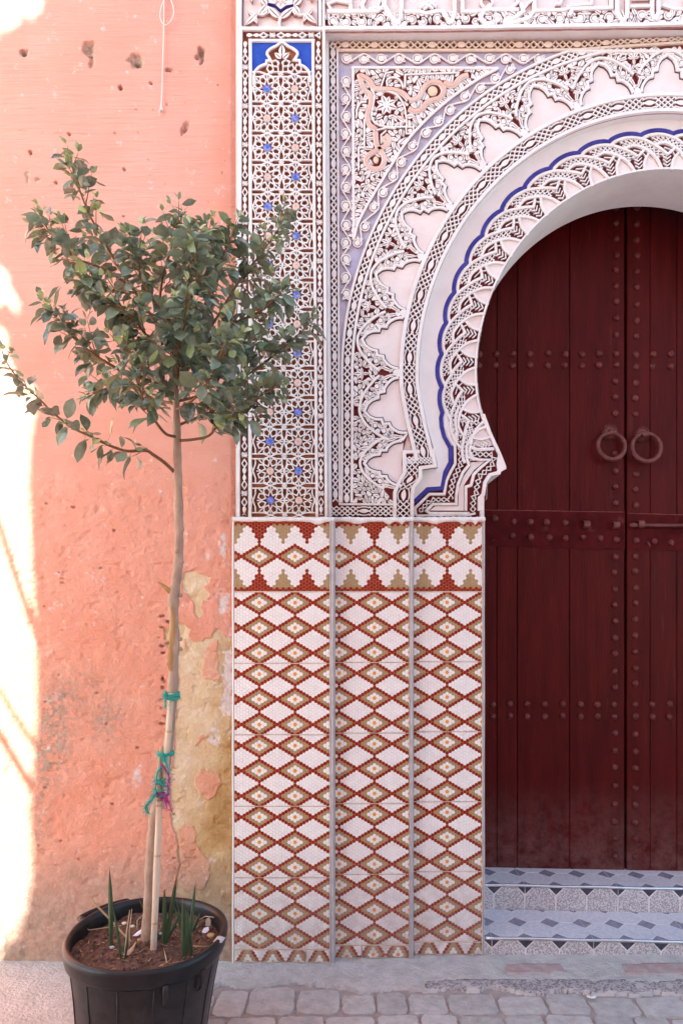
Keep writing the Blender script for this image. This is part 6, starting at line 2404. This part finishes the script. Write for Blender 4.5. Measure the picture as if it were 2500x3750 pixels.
def shoot(path, r0, r1, first, spacing, leaf_len, mat_, tip=True, depth=0):
    leaf_len *= 1.05
    P_ = smooth3(path, 5)
    n = len(P_)
    V, Fc = tube(P_, list(np.linspace(r0, r1, n)), 7 if depth else 9)
    mesh_obj('branch' if depth == 0 else 'twig', V, Fc, [mat_], parent=tree, smooth=True)
    s = np.concatenate([[0], np.cumsum([(P_[i + 1] - P_[i]).length for i in range(n - 1)])])
    L_ = s[-1]
    pos = first * L_
    k = rngt.randint(0, 5)
    tw = []
    while pos < L_:
        i = min(n - 2, int(np.searchsorted(s, pos)) - 1 if pos > 0 else 0)
        i = max(i, 0)
        t = (pos - s[i]) / max(1e-6, s[i + 1] - s[i])
        p = P_[i].lerp(P_[i + 1], t)
        d = (P_[i + 1] - P_[i]).normalized()
        a = k * 2.4 + rngt.uniform(-.4, .4)
        q1 = d.cross(Vector((0, 0, 1)));
        if q1.length < .1: q1 = d.cross(Vector((1, 0, 0)))
        q1.normalize(); q2 = d.cross(q1)
        out = q1 * math.cos(a) + q2 * math.sin(a)
        tw.append((p, d, out, pos / L_))
        k += 1
        pos += spacing * rngt.uniform(.75, 1.25)
    for p, d, out, fr in tw:
        dirn = (d * rngt.uniform(.25, .8) + out * 1.0 + Vector((0, 0, rngt.uniform(-.55, .25)))).normalized()
        LV.append((p, dirn, out, leaf_len * rngt.uniform(.72, 1.15) * (1 - .5 * max(0, fr - .7) / .3), rngt.random() < .05 + .25 * (fr > .9)))
    if tip:
        d = (P_[-1] - P_[-3]).normalized()
        for k in range(3):
            dd = (d + Vector((rngt.uniform(-.5, .5), rngt.uniform(-.5, .5), rngt.uniform(-.1, .5)))).normalized()
            LV.append((P_[-1], dd, Vector((0, 0, 1)), leaf_len * rngt.uniform(.30, .5), True if k == 0 else rngt.random() < .4))
    return P_, s
for bi, b in enumerate(BR):
    path = tpath([(x, y + .075 * max(0, 1200 - y), d) for x, y, d in b])
    r0 = .0062 if bi < 3 else .0052
    P_, s = shoot(path, r0, .0016, .36 if bi else .2, .021, .072, TWIG)
    n = len(P_)
    cnt = 13 if bi != 0 else 13
    for k in range(cnt):
        i = int(n * ((.30 if bi else .16) + (.62 if bi else .78) * (k + rngt.random() * .8) / cnt))
        i = min(i, n - 3)
        p = P_[i]
        d = (P_[i + 2] - P_[i]).normalized()
        up = Vector((rngt.uniform(-.9, .9), rngt.uniform(-.9, .9), rngt.uniform(-.5, .75)))
        dr = (d * .9 + up * .9).normalized()
        ln = rngt.uniform(.07, .15) if bi != 0 else rngt.uniform(.035, .08)
        ln *= 1 - .55 * i / n
        bend = Vector((0, 0, .12 * ln))
        shoot([p, p + dr * ln * .5 + bend * .2, p + dr * ln + bend], .0022, .0010, .22, .018 if bi else .020, .064 if bi else .052, TWIGG, True, 1)
# inner foliage hanging in the middle of the crown
for k in range(240):
    a, e = rngt.uniform(0, 6.28), rngt.uniform(-.8, .9)
    px = 660 + 235 * math.cos(a) * rngt.uniform(.1, 1)
    py = 1240 + 250 * e * rngt.uniform(.3, 1)
    p = tp(px, py, rngt.uniform(-.16, .18))
    d = Vector((rngt.uniform(-1, 1), rngt.uniform(-.8, .6), rngt.uniform(-1, .1))).normalized()
    LV.append((p, d, Vector((0, 0, 1)), rngt.uniform(.055, .078), False))

items = []
for p, d, out, ln, young in LV:
    droop = Vector((0, 0, -1))
    d = (d + droop * rngt.uniform(.05, .45)).normalized()
    up = Vector((rngt.uniform(-.45, .45), rngt.uniform(-.75, .15), 1.0))
    yv = up.cross(d)
    if yv.length < .05: yv = Vector((0, 1, 0)).cross(d)
    yv.normalize()
    zv = d.cross(yv).normalized()
    roll = rngt.uniform(-.7, .7)
    yv, zv = yv * math.cos(roll) + zv * math.sin(roll), zv * math.cos(roll) - yv * math.sin(roll)
    w = ln * rngt.uniform(.86, 1.1)
    M = Matrix(((d.x * ln, yv.x * w, zv.x * ln, p.x), (d.y * ln, yv.y * w, zv.y * ln, p.y), (d.z * ln, yv.z * w, zv.z * ln, p.z), (0, 0, 0, 1)))
    si = rngt.randint(20, 24) if young else rngt.randint(0, 19)
    items.append((p.y - ln * 2, M, si))
items.sort(key=lambda t: t[0])
LM = [leaf_mesh('leaf', v, f, [t] * len(v)) for v, f, t in SHAPES]
base = Vector(tree.location)
for _, M, si in items[:300]:
    o = bpy.data.objects.new('leaf', LM[si])
    C.objects.link(o)
    o.parent = tree
    o.matrix_world = Matrix.Translation(-base) @ M
V, Fc, Tn = [], [], []
for _, M, si in items[300:]:
    v, f, t = SHAPES[si]
    o_ = len(V)
    V += [tuple(M @ Vector(q)) for q in v]
    Fc += [tuple(i + o_ for i in q) for q in f]
    Tn += [t] * len(v)
me = leaf_mesh('foliage', V, Fc, Tn)
fo = bpy.data.objects.new('foliage', me)
C.objects.link(fo)
attach(fo, tree)
fo['kind'] = 'stuff'
print('leaves', len(items))

# ================================================================== stakes and twine
CANE = mat('pale_bamboo_cane', (0.60, 0.46, 0.33), (0.70, 0.58, 0.46), scale=20, rough=.5, spec=.35, bump=.2, stretch=(4, 4, .4))
CANEB = mat('split_bamboo', (0.42, 0.27, 0.14), (0.60, 0.44, 0.29), scale=30, rough=.6, bump=.4, stretch=(5, 5, .4))
def cane(pts, rads, nodes, label, m=CANE):
    P_ = smooth3([tp(x, y, d) for x, y, d in pts], 6)
    b = P_[0]
    t = thing('bamboo_stake', b, label, 'stake', 'bamboo stakes tied to the trunk')
    r = np.interp(np.linspace(0, 1, len(P_)), np.linspace(0, 1, len(rads)), rads)
    V, Fc = tube(P_, list(r), 12)
    mesh_obj('cane', V, Fc, [m], parent=t, smooth=True)
    for nd in nodes:
        i = min(range(len(P_)), key=lambda j: abs(EYE + (HOR - nd) * DB / F - P_[j].z))
        a, c = P_[max(i - 1, 0)], P_[min(i + 1, len(P_) - 1)]
        d = (c - a).normalized()
        p = P_[i]
        V, Fc = tube([p - d * .0035, p - d * .001, p + d * .001, p + d * .0035], [r[i] * 1.0, r[i] * 1.13, r[i] * 1.05, r[i] * 1.0], 12, cap=False)
        mesh_obj('node', V, Fc, [CANEB], parent=t, smooth=True)
cane([(560, 3530, -.045), (568, 3350, -.042), (574, 3200, -.04), (582, 3000, -.036), (583, 2930, -.035)], [.0105, .0105, .0112, .0105, .010], [3348, 3120, 2880 + 55], 'long lower bamboo stake rising from the soil in front of the trunk')
cane([(583, 2932, -.036), (585, 2860, -.034), (588, 2780, -.032), (592, 2735, -.03)], [.010, .0088, .0075, .005], [2885], 'upper end of the front bamboo stake split into splinters', CANEB)
cane([(596, 2960, -.030), (606, 2860, -.030), (612, 2760, -.030), (620, 2660, -.030), (628, 2540, -.028)], [.009, .0095, .0098, .0100, .0098], [2672, 2865], 'pale bamboo stake reaching the topmost green twine knot')
TG = mat('green_twine', (0.03, 0.33, 0.26), (0.09, 0.46, 0.38), scale=90, rough=.8, bump=.5)
TM_ = mat('magenta_twine', (0.38, 0.02, 0.20), (0.52, 0.06, 0.30), scale=90, rough=.8, bump=.5)
def wrap(coils, m, label, tails, fuzz=60, seed=1, r=.0029):
    fuzz = int(fuzz * 2.2)
    rng = random.Random(seed)
    parts = []
    allp = []
    for cx_, y0, y1, rx, turns in coils:
        P_ = []
        n = int(26 * turns)
        for i in range(n + 1):
            a = 2 * math.pi * turns * i / n
            c = tp(cx_, y0 + (y1 - y0) * i / n + 2.2 * math.sin(a * .7 + seed), -.012)
            P_.append(c + Vector((math.cos(a) * rx * WS, -math.sin(a) * .036, .0015 * math.sin(3 * a))))
        parts.append(tube(P_, [r * rng.uniform(.8, 1.15) for _ in P_], 6))
        allp += P_
    for tl in tails:
        P_ = smooth3([tp(*q) for q in tl], 6)
        parts.append(tube(P_, list(np.linspace(r * 1.5, r * .5, len(P_))), 6))
        allp += P_ * 2
    V, Fc = merge(parts)
    o = mesh_obj('twine', V, Fc, [m], smooth=True)
    props(o, label, 'twine', 'twine ties on the trunk')
    parts = []
    for k in range(fuzz):
        p = rng.choice(allp)
        d = Vector((rng.gauss(0, 1), rng.gauss(-.4, .8), rng.gauss(-.2, 1))).normalized()
        ln = rng.uniform(.006, .024)
        e = Vector((rng.gauss(0, 1), rng.gauss(0, 1), rng.gauss(0, 1))) * ln * .3
        parts.append(tube([p, p + d * ln * .5 + e, p + d * ln], [.0006, .0005, .0003], 3, cap=False))
    V, Fc = merge(parts)
    mesh_obj('frayed_fibre', V, Fc, [m], parent=o, kind='stuff')
zt4 = lambda x, y: (480 + x / 4.275, 2450 + y / 4.275)
T4 = lambda pts, d=-.05: [(*zt4(x, y), d) for x, y in pts]
wrap([(631, 2536, 2558, 24, 4.2)], TG, 'green twine knot wound round the top of the pale stake', [T4([(560, 360), (525, 400), (540, 470), (530, 560), (545, 610)])], 70, 1)
wrap([(608, 2752, 2764, 27, 2.1)], TG, 'green twine tie with a dangling end, just over the magenta windings', [T4([(500, 1310), (500, 1380), (490, 1450)]), T4([(510, 1350), (540, 1450), (585, 1560), (590, 1640)])], 90, 2)
wrap([(596, 2846, 2862, 25, 1.6), (594, 2885, 2905, 24, 1.5)], TG, 'lowest green twine with a thick frayed end', [T4([(470, 1530), (415, 1620), (395, 1750), (385, 1860), (395, 1900)]), T4([(400, 1760), (480, 1800), (570, 1830)]), T4([(380, 1930), (350, 2000), (290, 2080), (250, 2150), (260, 2230), (290, 2270)], -.055), T4([(370, 1950), (330, 2040), (270, 2100), (225, 2160), (235, 2220)], -.058)], 150, 3)
wrap([(594, 2866, 2846, 25, 1.05), (592, 2896, 2912, 24, 2.2), (594, 2900, 2884, 24, 1.05)], TM_, 'magenta twine wound round stake and trunk with a frayed end', [T4([(470, 1490), (530, 1570), (590, 1660), (580, 1800), (575, 1880)]), T4([(550, 1960), (560, 2040), (600, 2120), (640, 2230)]), T4([(550, 1990), (545, 2080), (560, 2180)])], 90, 4)

# ================================================================== white cord on the wall
CORD = mat('white_cord', (0.80, 0.78, 0.76), None, rough=.7, bump=.2)
zc = lambda x, y: (x / 1.742, y / 1.742)
def wp(x, y, off=.012):
    q = zc(x, y)
    return Vector(pw(q[0], q[1], DW - off))
c1 = smooth3([wp(x, y) for x, y in ((1050, -260), (1049, -60), (1046, 60), (1045, 160), (1042, 300), (1037, 450), (1034, 560), (1030, 650), (1027, 672))], 6)
c2 = smooth3([wp(x, y, .014) for x, y in ((1052, -20), (1075, -22), (1095, 10), (1108, 60), (1104, 105), (1080, 145), (1055, 159), (1032, 140), (1021, 100), (1028, 50), (1046, 0), (1052, -40))], 6)
parts = [tube(c1, .0022, 6), tube(c2, .0019, 6)]
e = wp(1028, 668)
for k in range(7):
    parts.append(tube([e + Vector((0, 0, .01)), e + Vector(((k - 3) * .0018, -.001, -.022)), e + Vector(((k - 3) * .0026, -.001 * k % 3, -.048 + .003 * (k % 3)))], .0012, 4))
V, Fc = merge(parts)
props(mesh_obj('hanging_cord', V, Fc, [CORD], smooth=True), 'white cord with a loop and tasselled end hanging on the orange wall', 'cord')
